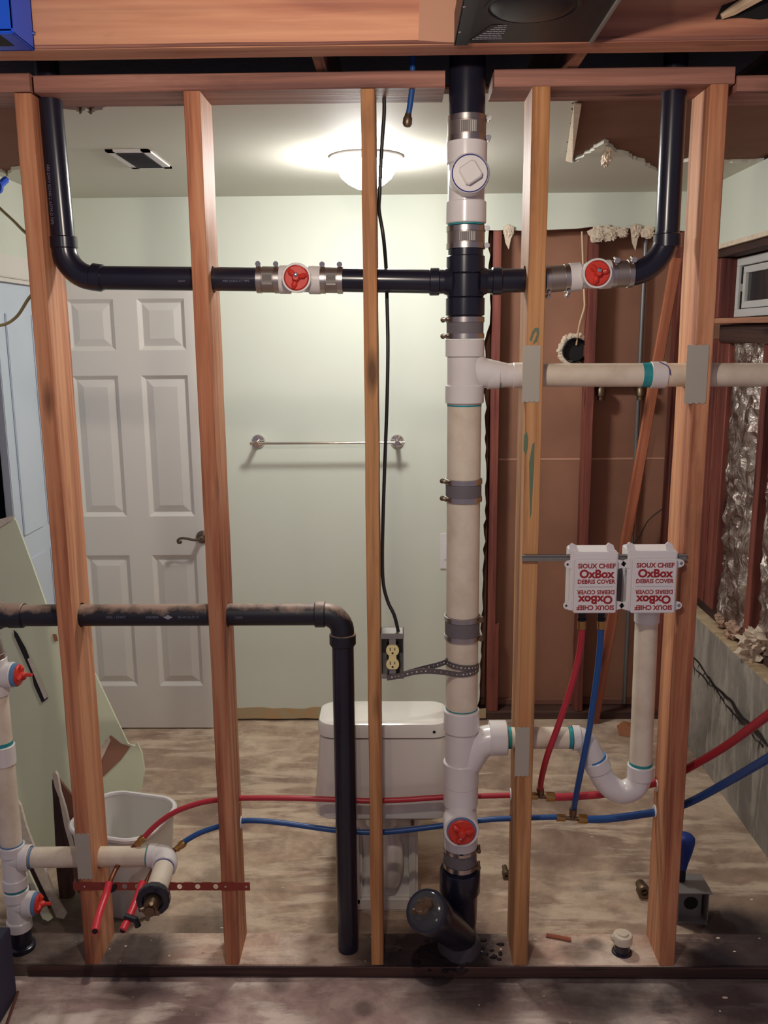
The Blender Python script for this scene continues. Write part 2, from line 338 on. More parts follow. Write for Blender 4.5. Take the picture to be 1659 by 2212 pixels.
def coupling(parent, p0, p1, r, sleeve='sleeve', sdir=(1, 0, 0), patch=True):
    p0 = Vector(p0); p1 = Vector(p1); d = (p1-p0).normalized(); L = (p1-p0).length; sd = Vector(sdir).normalized()
    cp = obj('coupling', MB().lathe(p0, p1, [(0, r+.002), (.001, r+.003), (L-.001, r+.003), (L, r+.002)]), sleeve, parent)
    bw = min(0.014, L*0.27); side = d.cross(sd).normalized()
    for t in (0.0, L-bw):
        a = p0+d*t; obj('clamp_band', MB().lathe(a, a+d, [(0, r+.0032), (.0005, r+.0050), (bw-.0005, r+.0050), (bw, r+.0032)]), 'steel', cp)
        c = a+d*bw/2+sd*(r+.009)
        mb = MB().tube([c-side*.012, c+side*.010], .0042, 10); mb.tube([c+side*.010, c+side*.017], .0058, 6); mb.tube([c+side*.017, c+side*.019], .007, 12)
        obj('clamp_screw', mb, 'dkbrass' if sleeve != 'sleeve' else 'chrome', cp)
    if patch and L > 0.05:
        front = Vector((0, -1, 0)); f = (front-d*front.dot(d)).normalized(); q = d.cross(f); rr = r+.0042; vs = []; fs = []; n = 20
        for i in range(n+1):
            th = radians(-26+52*i/n); rad = rr+(0.0009 if i % 2 else 0)
            for t in (bw+.003, L-bw-.003): vs.append(p0+d*t+(f*cos(th)+q*sin(th))*rad)
        for i in range(n): fs.append((2*i, 2*i+1, 2*i+3, 2*i+2))
        obj('corrugated_patch', MB().add(vs, fs), 'galv', cp, smooth=0)
    return cp
def red_plug(parent, c, d, r, ringmat=None):
    "expanding test plug: disc, three lobes, wing nut, bolt"
    c = Vector(c); d = Vector(d).normalized(); a = d.orthogonal().normalized(); b = d.cross(a)
    mb = MB().lathe(c, c+d, [(0, r), (.006, r), (.009, r*.9), (.009, r*.35), (.020, r*.3), (.024, r*.2)], 24)
    for k in range(3):
        th = 2*pi*k/3+0.5; e = a*cos(th)+b*sin(th); mb.tube([c+d*.010+e*r*.25, c+d*.013+e*r*.62, c+d*.010+e*r*.85], [r*.2, r*.24, r*.15], 10)
    o = obj('test_plug', mb, 'red', parent, label='orange red test plug')
    return o
def blob(c, rad, amp, seed, sub=3, fr=3.0):
    bm = bmesh.new(); bmesh.ops.create_icosphere(bm, subdivisions=sub, radius=1); c = Vector(c)
    vs = []
    for v in bm.verts:
        n = noise.noise(v.co*fr+Vector((seed, seed*1.7, 0)))+0.5*noise.noise(v.co*fr*2.3+Vector((seed*3, 0, seed)))
        p = v.co*(1+amp*n); vs.append(c+Vector((p.x*rad[0], p.y*rad[1], p.z*rad[2])))
    fs = [[q.index for q in f.verts] for f in bm.faces]; bm.free(); return vs, fs
def text(s, size, M, mat, parent, name='lettering', off=0.0, ext=0.0003, sx=1.0):
    cu = bpy.data.curves.new('t', 'FONT'); cu.body = s; cu.size = size; cu.align_x = 'CENTER'; cu.align_y = 'CENTER'; cu.extrude = ext; cu.offset = off; cu.resolution_u = 3
    o = bpy.data.objects.new('t', cu); SC.collection.objects.link(o); dg = bpy.context.evaluated_depsgraph_get(); dg.update()
    me = bpy.data.meshes.new_from_object(o.evaluated_get(dg)); bpy.data.objects.remove(o); me.materials.clear(); me.materials.append(MT[mat])
    for v in me.vertices: v.co.x *= sx
    return link(name, me, M, parent)
def jag(pts, step=0.02, amp=0.006, seed=1):
    "roughen a polyline (open)"
    rnd = random.Random(seed); out = []
    for i in range(len(pts)-1):
        a, b = Vector(pts[i]), Vector(pts[i+1]); n = max(1, int((b-a).length/step)); out.append(a)
        for k in range(1, n): out.append(lerp(a, b, k/n)+Vector((rnd.uniform(-amp, amp), rnd.uniform(-amp, amp), rnd.uniform(-amp, amp))))
    out.append(Vector(pts[-1])); return out

# ------------------------------------------------------------------ structure
YB = 1.75; ZC = 2.42; XL = -1.48; XR = 1.30
mb = MB(); mb.box((-1.9, 0.140, -0.06), (1.30, 2.0, 0.0)); obj('floor', mb, 'floor', kind='structure')
mb = MB(); mb.box((-1.9, -3.2, -0.06), (2.0, 0.140, -0.004)); obj('floor', mb, 'floorf', kind='structure')
# back wall drywall with the piece torn out on the right
def flat(pts, y): return [Vector((p.x, y, p.z)) for p in pts]
cutL = [P(1056, 497, y=YB), P(1058, 700, y=YB), P(1046, 740, y=YB), P(1050, 1000, y=YB), P(1044, 1250, y=YB), P(1036, 1480, y=YB), P(1030, 1545, y=YB)]
top = [P(1510, 500, y=YB), P(1280, 490, y=YB), P(1160, 499, y=YB), P(1056, 497, y=YB)]
poly = [V(XL, YB, 0.02), V(XL, YB, ZC), V(XR, YB, ZC), V(XR, YB, P(1510, 500, y=YB).z)] + flat(jag(top[1:], .03, .003, 3), YB) + flat(jag(cutL, .035, .006, 4), YB)[1:]
poly[-1].z = 0.02
obj('wall_back', MB().prism(poly, (0, 0.013, 0)), 'wall', kind='structure', smooth=0)
mb = MB(); mb.box((XL-.1, YB+.11, 0), (XR+.1, YB+.125, ZC)); wbb = obj('wall_back', mb, 'kraft', kind='structure')
obj('panel_seam', MB().box((.42, YB+.1085, 1.249), (1.30, YB+.1102, 1.258)), plain('pale_seam', (196, 150, 124), .8), wbb)
board('bottom_plate', (0.36, YB+.055, 0.019), (XR, YB+.055, 0.019), .09, .038, 'dkwood', (0, 1, 0), kind='structure')
board('plate_edge_strip', (0.40, YB+.10, 0.055), (XR, YB+.10, 0.055), .02, .03, 'kraft2', (0, 1, 0), kind='structure')
# old glue / baseboard scar
pts = jag([V(-0.86, YB-.002, .012), V(0.42, YB-.002, .012)], .05, .002, 8); pt2 = jag([V(0.42, YB-.002, .062), V(-0.86, YB-.002, .070)], .05, .006, 9)
obj('baseboard_back', MB().prism([V(p.x, YB-.003, p.z) for p in pts+pt2], (0, .003, 0)), 'glue', kind='structure', smooth=0)
# left wall with closet opening
mb = MB(); mb.box((XL-.013, -0.02+.16, 2.13), (XL, YB, ZC)); mb.box((XL-.013, .14, 0), (XL, .42, 2.13)); mb.box((XL-.013, 1.68, 0), (XL, YB, 2.13))
obj('wall_left', mb, 'wall', kind='structure')
mb = MB(); mb.box((XL-.10, .14, 0), (XL-.09, YB, 2.2)); obj('wall_left', MB().box((-2.2, .1, 0), (-2.19, 1.9, 2.5)), 'coolwhite', kind='structure')
mb = MB(); mb.box((XL-.02, .42, 2.05), (XL+.018, YB-.001, 2.135), .003); mb.box((XL-.02, .42, 2.035), (XL+.008, YB-.001, 2.05))
obj('trim_1', mb, 'door', kind='structure')
mb = MB(); mb.box((XL-.045, 1.10, .01), (XL-.012, 1.67, 2.035), .003)
for a, b in ((1.17, 1.36), (1.42, 1.60)):
    mb.box((XL-.013, a, .12), (XL-.005, b, .95), .003); mb.box((XL-.013, a, 1.05), (XL-.005, b, 1.92), .003)
obj('door_2', mb, 'coolwhite', kind='structure')
obj('dark_backdrop', MB().add(*(lambda n: ([(XL-.10+.015*sin(i*1.1), .95+i*.018, z) for z in (0.02, 2.1) for i in range(n)], [(i, i+1, n+i+1, n+i) for i in range(n-1)]))(40)), 'navy', label='dark navy sheet added for the dark beyond the closet opening at the far left', cat='backdrop')  # dark sheet added behind the opening to paint its unlit depth
# ceiling: polygon with torn edges; pixel readings at z = ZC
ce_front = 0.155
tl = [P(135, 235, z=ZC), P(165, 238, z=ZC), P(172, 248, z=ZC), P(185, 236, z=ZC), P(196, 248, z=ZC), P(212, 238, z=ZC), P(245, 228, z=ZC)]
tr = [P(1240, 220, z=ZC), P(1238, 260, z=ZC), P(1225, 345, z=ZC), P(1242, 350, z=ZC), P(1262, 336, z=ZC), P(1290, 318, z=ZC), P(1304, 308, z=ZC), P(1330, 328, z=ZC), P(1352, 334, z=ZC), P(1378, 348, z=ZC), P(1392, 350, z=ZC), P(1400, 362, z=ZC), P(1420, 371, z=ZC), P(1450, 360, z=ZC), P(1490, 348, z=ZC), P(1560, 352, z=ZC), P(1659, 349, z=ZC)]
lft = [P(-60, 372, z=ZC), P(4, 372, z=ZC), P(15, 383, z=ZC), P(24, 368, z=ZC), P(40, 366, z=ZC), P(70, 360, z=ZC), P(80, 300, z=ZC), P(100, 232, z=ZC)]
fr = [V(XL-.1, lft[0].y, ZC)] + jag(lft, .02, .006, 31) + [V(tl[0].x, tl[0].y, ZC)] + jag(tl, .012, .006, 33)[1:] + [V(-.60, ce_front, ZC), V(.585, ce_front, ZC)] + jag(tr, .022, .010, 32) + [V(XR+.25, tr[-1].y, ZC)]
fr = [V(p.x, p.y, ZC) for p in fr]
poly = fr + [V(XR+.25, YB+.1, ZC), V(XL-.1, YB+.1, ZC)]
obj('ceiling', MB().prism(poly, (0, 0, .012)), 'ceil', kind='structure', smooth=0)
obj('ceiling', MB().box((XL-.1, .142, ZC+.0125), (1.9, YB+.1, ZC+.02)), 'kraft2', kind='structure')
obj('ceiling', MB().box((-1.9, -1.0, 2.72), (1.9, YB+.1, 2.74)), 'dkwood', kind='structure')
# right wall: concrete knee wall, ledge, sill, upper green band
CT = 0.607
obj('wall_right', MB().box((XR, .55, 0), (XR+.20, 1.9, CT)).box((XR, .05, 0), (XR+.20, .55, CT)), 'conc', kind='structure')
obj('ledge_right', MB().box((XR, .05, CT), (XR+.20, 1.9, CT+.006)), 'ledge', kind='structure')
obj('wall_right', MB().box((XR, .30, 2.17), (XR+.012, YB, ZC)), 'wall', kind='structure')
obj('trim_2', MB().box((XR-.004, .30, 2.155), (XR+.012, YB, 2.172)), 'paper', kind='structure')
obj('wall_right', MB().box((XR+.125, .3, CT), (XR+.14, 1.95, ZC)), 'kraft', kind='structure')
board('sill_plate', (XR+.100, .30, CT+.025), (XR+.100, 1.85, CT+.025), .09, .038, 'dkwood', (1, 0, 0), kind='structure')
board('window_header', (XR+.058, .55, 2.142), (XR+.058, 1.75, 2.142), .09, .038, 'dkwood', (1, 0, 0), kind='structure')
def rstud(pa, pb, z0, z1, m, lab):
    ya = P(pa, 1000, x=XR+.055).y; yb = P(pb, 1000, x=XR+.055).y; w = ya-yb-.002; y = (ya+yb)/2
    board('wall_stud', (XR+.093, y, z0), (XR+.093, y, z1), .076, w, m, (1, 0, 0), label=lab, cat='stud')
rstud(1500, 1519, CT+.045, 1.80, 'redwood', 'dark red corner stud of the right wall, seen just right of the rightmost framing stud')
rstud(1519, 1537, CT+.045, 1.80, 'redwood', 'scarred red brown stud, second from the back corner in the right wall')
rstud(1539, 1559, CT+.045, 1.78, 'redwood', 'smooth red brown stud touching the left edge of the foil insulation')
rstud(1631, 1643, CT+.045, 1.78, 'redwood', 'thin red stud standing between two foil bays at the right edge of the photo')
board('window_trimmer', (XR+.058, 1.50, 1.885), (XR+.058, 1.50, 2.12), .09, .05, 'redwood', (1, 0, 0), kind='structure')
board('window_sill', (XR+.060, .70, 1.865), (XR+.060, 1.60, 1.872), .13, .022, 'joist', (1, 0, 0), kind='structure')
board('window_header', (XR+.07, .60, 1.815), (XR+.07, 1.50, 1.822), .07, .07, 'dkwood', (1, 0, 0), kind='structure')
# window
wx = XR+.075; wn = thing('window_1', (wx, 1.1, 1.88), None, None); wn['kind'] = 'structure'
y0, y1, z0, z1 = .62, 1.462, 1.886, 2.116
def frame_mb(x0, x1, ya, yb, za, zb, t):
    mb = MB(); mb.box((x0, ya, za), (x1, yb, za+t), .0015); mb.box((x0, ya, zb-t), (x1, yb, zb), .0015); mb.box((x0, ya, za+t), (x1, ya+t, zb-t), .0015); mb.box((x0, yb-t, za+t), (x1, yb, zb-t), .0015); return mb
obj('window_frame', frame_mb(wx, wx+.05, y0, y1, z0, z1, .030), 'window', wn)
obj('window_sash', frame_mb(wx+.012, wx+.04, y0+.035, y1-.042, z0+.034, z1-.034, .026), 'window', wn)
obj('window_pane', MB().box((wx+.024, y0+.06, z0+.058), (wx+.028, y1-.065, z1-.058)), 'glass', wn)
obj('window_gasket', MB().box((wx+.008, y1-.040, z0+.03), (wx+.013, y1-.034, z0+.10)).box((wx+.008, y1-.040, z0+.13), (wx+.013, y1-.034, z1-.035)), 'dark', wn)

# back wall old studs
def bstud(px, py, w, m, lab, z1=2.42, z0=.04, y=YB+.056):
    x = P(px, py, y=YB+.012).x; board('wall_stud', (x, y, z0), (x, y, z1), w, .085, m, (1, 0, 0), label=lab, cat='stud')
bstud(1074, 600, .038, 'redwood', 'red back wall stud standing right of the torn drywall edge behind the stack')
bstud(1284, 600, .038, 'redwood', 'red back wall stud behind the upper right test plug')
bstud(1478, 600, .038, 'redwood', 'dark red stud in the far back right corner')
board('stud_cripple', (.462, YB+.03, .04), (.462, YB+.03, .48), .035, .03, 'redwood', (1, 0, 0), label='short red cripple board low against the back wall stud', cat='board')
p = P(1449, 630, y=1.70); q = P(1284, 1545, y=1.70)
board('diagonal_brace', (q.x, 1.715, 0.002), (p.x+.016, 1.70, p.z+.14), .046, .02, 'orange', (1, 0, 0), label='orange diagonal brace board leaning across the open back wall', cat='board')
a = P(1393, 560, y=1.83); b = P(1388, 1440, y=1.83)
cd = obj('conduit', MB().tube([(a.x, 1.83, 2.3), (a.x, 1.83, .05)], .0105, 12), 'conduit', label='grey metal conduit running up the open back wall', cat='conduit')
w = spline([P(1257, 500, y=1.80), P(1259, 560, y=1.80), P(1262, 640, y=1.79), P(1262, 665, y=1.79), P(1252, 700, y=1.80), P(1245, 745, y=1.84)])
obj('fan_wire', MB().tube(w, .0042, 8), 'wire', label='cream cable hanging into the round black hole in the back wall', cat='cable')
c = P(1240, 757, y=YB+.10)
hp = thing('vent_hole', (c.x, YB+.10, c.z-.06), 'round black vent opening ringed with torn insulation in the back wall', 'vent')
obj('duct_collar', MB().lathe((c.x, YB+.07, c.z), (c.x, YB+.109, c.z), [(0, .054), (.002, .057), (.036, .057), (.037, .050), (.004, .050), (.002, .048)], 28, caps=False), 'blackmetal', hp)
obj('duct_opening', MB().lathe((c.x, YB+.098, c.z), (c.x, YB+.105, c.z), [(0, .049), (.004, .049)], 28), 'dark', hp)
mb = MB()
for k in range(22):
    th = radians(60+k*11); r = .062+random.uniform(-.003, .007); mb.add(*blob((c.x+r*cos(th), YB+.096, c.z+r*sin(th)), (.014, .010, .013), .5, k*3.1, 2))
obj('torn_insulation', mb, 'paper', hp, kind='stuff')
for i, (px, lab) in enumerate(((1298, 'left dark pipe stub on the back wall under the white arm'), (1384, 'right dark pipe stub on the back wall under the white arm'))):
    c = P(px, 850, y=1.80); obj('pipe_stub', MB().lathe((c.x, 1.80, c.z-.03), (c.x, 1.80, c.z+.03), [(0, .016), (.018, .016), (.020, .022), (.05, .022), (.06, .014)], 14).tube([(c.x, 1.80, c.z+.01), (c.x, 1.855, c.z+.01)], .012, 10), 'dkbrass', label=lab, cat='pipe')
c0 = P(1300, 838, y=1.82); board('valve_block', (c0.x-.03, 1.835, c0.z+.02), (c0.x+.22, 1.835, c0.z+.02), .03, .045, 'dkwood', (0, 0, 1), label='dark wooden block spanning behind two pipe stubs on the back wall', cat='block')
w = spline([P(1350, 1195, y=1.8), P(1380, 1160, y=1.8), P(1400, 1125, y=1.8), P(1430, 1100, y=1.8)])
obj('thin_cable', MB().tube(w, .003, 6), 'cable', label='thin dark cable drooping behind the diagonal brace', cat='cable')
# torn paper scraps hanging from the cut drywall edge
for i, (px, py, rx, rz) in enumerate(((1098, 512, 12, 24), (1290, 505, 17, 14), (1316, 505, 17, 15), (1342, 502, 13, 10), (1372, 512, 12, 26), (1398, 502, 14, 11))):
    c = P(px, py, y=YB-.012); s_ = 1/500
    if i in (0, 4):
        n = [(-1, .9), (-.3, 1), (.9, .9), (1, .3), (.5, -.1), (.1, -1.1), (-.5, -.5), (-.7, .1)]
        poly = [V(c.x+a*rx*s_, YB-.012-.006*abs(b), c.z+b*rz*s_) for a, b in n]; mb = MB().prism(poly, (0, .004, 0))
        mb.add(*blob((c.x, YB-.014, c.z+rz*s_*.5), (rx*s_*.8, .008, rz*s_*.5), .6, i+2, 3))
    else: mb = MB(); mb.add(*blob((c.x, YB-.014, c.z), (rx*s_, .010, rz*s_), .7, i*5.3, 3)); mb.add(*blob((c.x+.01, YB-.02, c.z-.008), (rx*s_*.5, .008, rz*s_*.7), .8, i*2.3, 3))
    obj('torn_paper', mb, 'paper', label='torn white drywall paper scrap hanging, ' + ['alone beside the stack at the cut edge', 'leftmost of the right-hand row along the cut edge', 'second of the right-hand row along the cut edge', 'third of the right-hand row along the cut edge', 'long pointed one of the right-hand row', 'last one, by the right black pipe'][i], cat='paper scrap', smooth=25)
mb = MB().prism([P(1222, 348, z=ZC-.012), P(1240, 224, z=ZC-.006), P(1256, 226, z=ZC-.006), P(1236, 352, z=ZC-.02)], (0, 0, .003))
obj('torn_paper', mb, 'paper', label='long torn strip of ceiling paper peeling beside the brown patch', cat='paper scrap', smooth=0)
c = P(1314, 335, z=ZC-.02); mb = MB(); mb.add(*blob(c, (.012, .016, .022), .8, 3, 3)); mb.add(*blob(c+V(-.004, .03, -.012), (.010, .014, .018), .9, 8, 3))
obj('torn_paper', mb, 'paper', label='dangling cream paper curl under the brown ceiling patch', cat='paper scrap', smooth=25)

# foil insulation bays
def foil(y0, y1, lab, seed, z0=CT+.05, z1=1.79, x=XR+.100):
    ny, nz = 30, 90; vs = []; fs = []
    for j in range(nz+1):
        for i in range(ny+1):
            yy = y0+(y1-y0)*i/ny; zz = z0+(z1-z0)*j/nz; e = min(i, ny-i)/ny
            q = Vector((yy*7, zz*6, seed)); d = abs(noise.noise(q))*.040+abs(noise.noise(q*2.7))*.022+noise.noise(q*7)*.006
            vs.append((x-.035*min(1, e*5)+d-.02, yy, zz))
    for j in range(nz):
        for i in range(ny): a = j*(ny+1)+i; fs.append((a, a+1, a+ny+2, a+ny+1))
    obj('foil_insulation', MB().add(vs, fs), 'foil', label=lab, cat='insulation', smooth=22)
FY = [P(q, 1000, x=XR+.055).y for q in (1559, 1631, 1643)]
foil(FY[1], FY[0], 'crumpled silver foil insulation in the wide bay below the window', 3.0)
foil(.60, FY[2], 'crumpled silver foil insulation right of the thin red stud at the photo edge', 9.0)
for i, (px, py, r, lab) in enumerate(((1640, 1372, .085, 'big tan tuft of loose insulation on the concrete ledge at the photo edge'), (1592, 1330, .045, 'pinkish insulation tuft at the foot of the foil bay'), (1564, 1300, .035, 'small shiny insulation tuft beside the smooth red stud foot'))):
    c = P(px, py, x=XR+.06); mb = MB()
    for k in range(9): mb.add(*blob((c.x+random.uniform(-.4, .2)*r, c.y+random.uniform(-.8, .8)*r, CT+.01+r*.4+random.uniform(-.2, .6)*r), (r*.5, r*.5, r*.4), .9, i*7+k, 3, 2.4))
    obj('insulation_tuft', mb, 'fluff' if i else 'paper', label=lab, cat='insulation', smooth=60)
# tar crack on the concrete wall
for k, (path, rr) in enumerate((([(1484, 1398), (1500, 1420), (1512, 1432), (1530, 1462), (1548, 1485), (1565, 1500), (1585, 1520), (1600, 1545), (1625, 1570), (1645, 1590), (1672, 1625)], .010), ([(1484, 1420), (1500, 1440), (1520, 1460), (1535, 1480), (1550, 1490), (1575, 1528), (1590, 1545), (1610, 1562)], .006), ([(1620, 1568), (1628, 1590), (1650, 1612)], .006))):
    pts = jag([P(a, b, x=XR) for a, b in path], .03, .006, k); rnd = random.Random(k); mb = MB()
    pts = [V(XR-.001, p.y, p.z) for p in pts]; mb.tube(pts, [rr*rnd.uniform(.25, 1.2)*(.5+.9*i/len(pts)) for i in range(len(pts))], 8)
    for v in mb.v: v.x = XR-.0035+(v.x-XR)*.2
    for i in range(3, len(pts)-1, 2):
        m2 = MB().tube([pts[i], pts[i]+V(0, rnd.uniform(-.02, .02), -rnd.uniform(.02, .05))], [.003, .001], 5)
        for v in m2.v: v.x = XR-.002+(v.x-XR)*.3
        mb.add(m2.v, m2.f)
    obj('tar_streak', mb, 'tar', label=['long thick black tar streak running down the grey concrete wall', 'thin upper branch of black tar beside the long streak on the concrete wall', 'short black tar drip below the thick streak at the right edge'][k], cat='tar')

# ------------------------------------------------------------------ front framing wall
SB = 0.038
obj('bottom_plate', MB().box((-1.3, 0, 0), (1.299, .1395, .038), .002), 'sill', kind='structure')
board('sill_shade_strip', (-1.08, -.003, .018), (1.30, -.003, .018), .034, .004, 'dkwood', (0, 0, 1), kind='structure')  # thin dark strip paints the shaded gap along the plate front
SY = .070; SD = .140
def cyl(px0, px1, py, r, y=.07): a = P(px0, py, y=y); return ((a.x-.2, y, a.z), (a.x+.2, y, a.z), r)
def zat(px, py, y=.07): return P(px, py, y=y).z
HB = .034
studs = [
 ('stud', -.913, -.871, 'stud', [(-.9, 1328, 160, HB, .07), (0, 1852, 200, .031, .07)], 'leftmost framing stud, reddish brown with a dark knot above the lower black pipe'),
 ('stud', -.506, -.466, 'stud', [(0, 604, 440, HB, .07), (0, 1328, 470, HB, .07), (0, 1727, 490, .011, .12), (0, 1776, 500, .011, .12)], 'second framing stud from the left, orange, standing in front of the white door'),
 ('stud', -.083, -.048, 'stud2', [(0, 606, 800, HB, .07), (0, 1727, 812, .011, .12), (0, 1796, 812, .011, .12)], 'thin weathered centre stud in front of the ceiling light'),
 ('stud', .325, .368, 'stud2', [(0, 603, 1150, HB, .07), (0, 812, 1150, .033, .07), (0, 1595, 1130, .033, .07), (0, 1720, 1120, .012, .12), (0, 1768, 1120, .012, .12)], 'framing stud just right of the main stack, with green primer smears'),
 ('stud', .745, .788, 'stud', [(0, 811, 1480, .033, .07), (0, 1690, 1440, .015, .12), (0, 1752, 1440, .015, .12)], 'rightmost framing stud holding the laundry boxes, reddish toward the bottom')]
for i, (n, xa, xb, m, hs, lab) in enumerate(studs):
    hol = []
    for (_, py, px, r, y) in hs:
        z = zat(px, py, y); hol.append(((xa-.05, y, z), (xb+.05, y, z), r))
    board('framing_stud', ((xa+xb)/2, SY, SB), ((xa+xb)/2, SY, 2.395), xb-xa, SD, m, (1, 0, 0), label=lab, cat='stud', seed=i+10, holes=hol)
tp = 2.396+.019
board('top_plate', (-.862, .070, tp), (.118, .070, tp), .140, .038, 'plate', (0, 1, 0), label='top plate board of the open wall left of the stack', cat='board', seed=2)
board('top_plate', (-1.5, .070, tp+.004), (-.872, .070, tp+.004), .140, .042, 'plate', (0, 1, 0), label='short top plate board at the far left above the leftmost stud', cat='board', seed=3)
board('top_plate', (.234, .070, tp), (.800, .070, tp), .140, .038, 'plate', (0, 1, 0), label='notched top plate board right of the stack', cat='board', seed=4)
board('top_plate', (.806, .070, tp-.018), (1.35, .070, tp-.018), .140, .034, 'plate', (0, 1, 0), label='lower dark top plate board at the far right', cat='board', seed=5)
for i, xj in enumerate((-.177, .420, 1.10)):
    board('ceiling_joist', (xj, -.106, ZC+.115), (xj, 1.85, ZC+.115), .026 if i < 1 else .030, .19, 'joist', (1, 0, 0), label=['pale ceiling joist end above the centre left bay', 'ceiling joist end right of the stack with a torn corner', 'ceiling joist above the right end of the wall'][i], cat='joist')
bz = 2.434
bm_ = board('ceiling_beam', (-1.6, -.148, bz+.125), (1.25, -.148, bz+.125), .077, .25, 'beam', (0, 1, 0), label='wide orange wooden beam crossing the top of the photo', cat='beam', seed=21)
board('lower_strip', (-1.6, -.1885, bz+.005), (1.25, -.1885, bz+.005), .003, .0075, 'plate', (0, 1, 0), parent=bm_)
# hole with pale stick
a = P(1552, 38, y=-.189); b = P(1640, -12, y=-.30)
obj('torn_hole', MB().prism([P(1545, 42, y=-.1895), P(1560, 12, y=-.1895), P(1659, -25, y=-.1895), P(1720, -20, y=-.1895), P(1700, 34, y=-.1895), P(1640, 42, y=-.1895), P(1600, 38, y=-.1895)], (0, -.001, 0)), 'dark', bm_, label='dark torn hole')
obj('wood_sliver', MB().tube([P(1558, 36, y=-.194), P(1585, 22, y=-.20), P(1645, -14, y=-.215), P(1700, -45, y=-.22)], [.006, .011, .014, .012], 7), 'wire', label='pale split wood sliver poking from the hole at the top right', cat='wood sliver', smooth=0)
obj('kraft_card', MB().prism([P(906, -10, y=-.1890), P(1010, -10, y=-.1890), P(1004, 94, y=-.1890), P(904, 88, y=-.1890)], (0, -.002, 0)), plain('tan_paper', (176, 130, 106), .8), label='tan paper patch on the beam left of the black fan housing', cat='paper', smooth=0)
# black fan housing under the joists
fx0, fx1, fy0, fy1 = .131, .420, -.58, -.190
fh = thing('fan_housing', ((fx0+fx1)/2, (fy0+fy1)/2, bz), 'black metal exhaust fan housing mounted against the beam at top centre', 'fan')
obj('housing_plate', MB().box((fx0, fy0, bz), (fx1, fy1, bz+.17), .002), 'blackmetal', fh)
obj('side_flange', MB().box((fx0-.004, fy0, bz-.004), (fx0+.026, fy1, bz+.0005), .001).box((fx0-.004, fy0, bz-.004), (fx0-.0015, fy1, bz+.06)), 'blackmetal', fh)
obj('side_flange', MB().box((fx1-.004, fy0, bz-.006), (fx1+.003, fy1, bz+.02), .001), 'galv', fh)
cx_, cy_ = .264, -.405
obj('fan_ring', MB().lathe((cx_, cy_, bz+.001), (cx_, cy_, bz-.02), [(0, .094), (.004, .092), (.004, .086), (.0, .084)], 40, False), 'blackmetal', fh)
obj('fan_dome', MB().lathe((cx_, cy_, bz), (cx_, cy_, bz-.03), [(0, .082), (.006, .074), (.010, .055), (.012, .02), (.012, 0.001)], 32), 'blackmetal', fh)
lb = MB(); rnd = random.Random(3)
p0 = P(1022, 84, z=bz-.001); p1 = P(1085, 84, z=bz-.001); p2 = P(1087, 55, z=bz-.001)
obj('warning_label', MB().prism([P(1015, 87, z=bz-.0006), P(1086, 87, z=bz-.0006), P(1087, 54, z=bz-.0006), P(1062, 54, z=bz-.0006)], (0, 0, -.0004)), plain('label_black', (32, 32, 44), .5), fh)
for i in range(8):
    t = i/7; yy = p0.y+(p2.y-p0.y)*t; xx = P(1018+t*46, 84, z=bz).x+.002; 
    while xx < p1.x-.004:
        w_ = rnd.uniform(.004, .011); lb.box((xx, yy, bz-.0016), (min(xx+w_, p1.x), yy+.0022, bz-.0011)); xx += w_+.0014
obj('label_print', lb, 'greyprint', fh)
for (px, py) in ((1003, 14), (993, 69)):
    c = P(px, py, z=bz-.004); obj('rivet', MB().lathe(c, c+V(0, 0, -.01), [(0, .0035), (.001, .003), (.002, .001)], 10), 'chrome', fh)
# blue electrical box
X = -.781
bb = thing('blue_box', (X-.06, -.25, 2.43), 'bright blue plastic electrical box at the top left corner', 'electrical box')
mb = MB(); mb.box((X-.16, -.302, 2.431), (X, -.190, 2.437), .002); mb.box((X-.004, -.302, 2.431), (X, -.190, 2.55), .001); mb.box((X-.16, -.302, 2.431), (X-.156, -.190, 2.55)); mb.box((X-.16, -.195, 2.431), (X, -.1905, 2.55)); mb.box((X-.16, -.302, 2.440), (X, -.298, 2.55), .001)
obj('box_shell', mb, 'bluebox', bb)
obj('knockout_slot', MB().box((X-.15, -.290, 2.4302), (X-.03, -.225, 2.4312)), 'dark', bb)
c = P(76, 72, x=X+.004); obj('screw', MB().lathe((X, c.y, c.z), (X+.01, c.y, c.z), [(0, .004), (.004, .004), (.006, .002)], 10), 'chrome', bb)
# round blue cap and cables at the far left
c = P(-6, 405, y=.30); obj('wire_connector', MB().lathe(c, c+V(0, -1, 0), [(0, .018), (.012, .018), (.018, .010)], 20).tube([c, c+V(0, .06, .03)], .01, 8), 'bluebox', label='round blue wire cap at the far left edge', cat='cap')
obj('loose_cable', MB().tube(spline([P(-60, 390, y=.3), P(0, 450, y=.28), P(30, 478, y=.20), P(52, 500, y=.10), P(80, 520, y=.06)]), .0042, 8), 'ywire', label='dull yellow cable running down to the leftmost stud', cat='cable')
obj('loose_cable', MB().tube(spline([P(-60, 700, y=.22), P(0, 703, y=.22), P(35, 685, y=.18), P(62, 645, y=.10), P(85, 620, y=.07)]), .0042, 8), 'ywire', label='dull yellow cable looping up to the leftmost stud below the first', cat='cable')

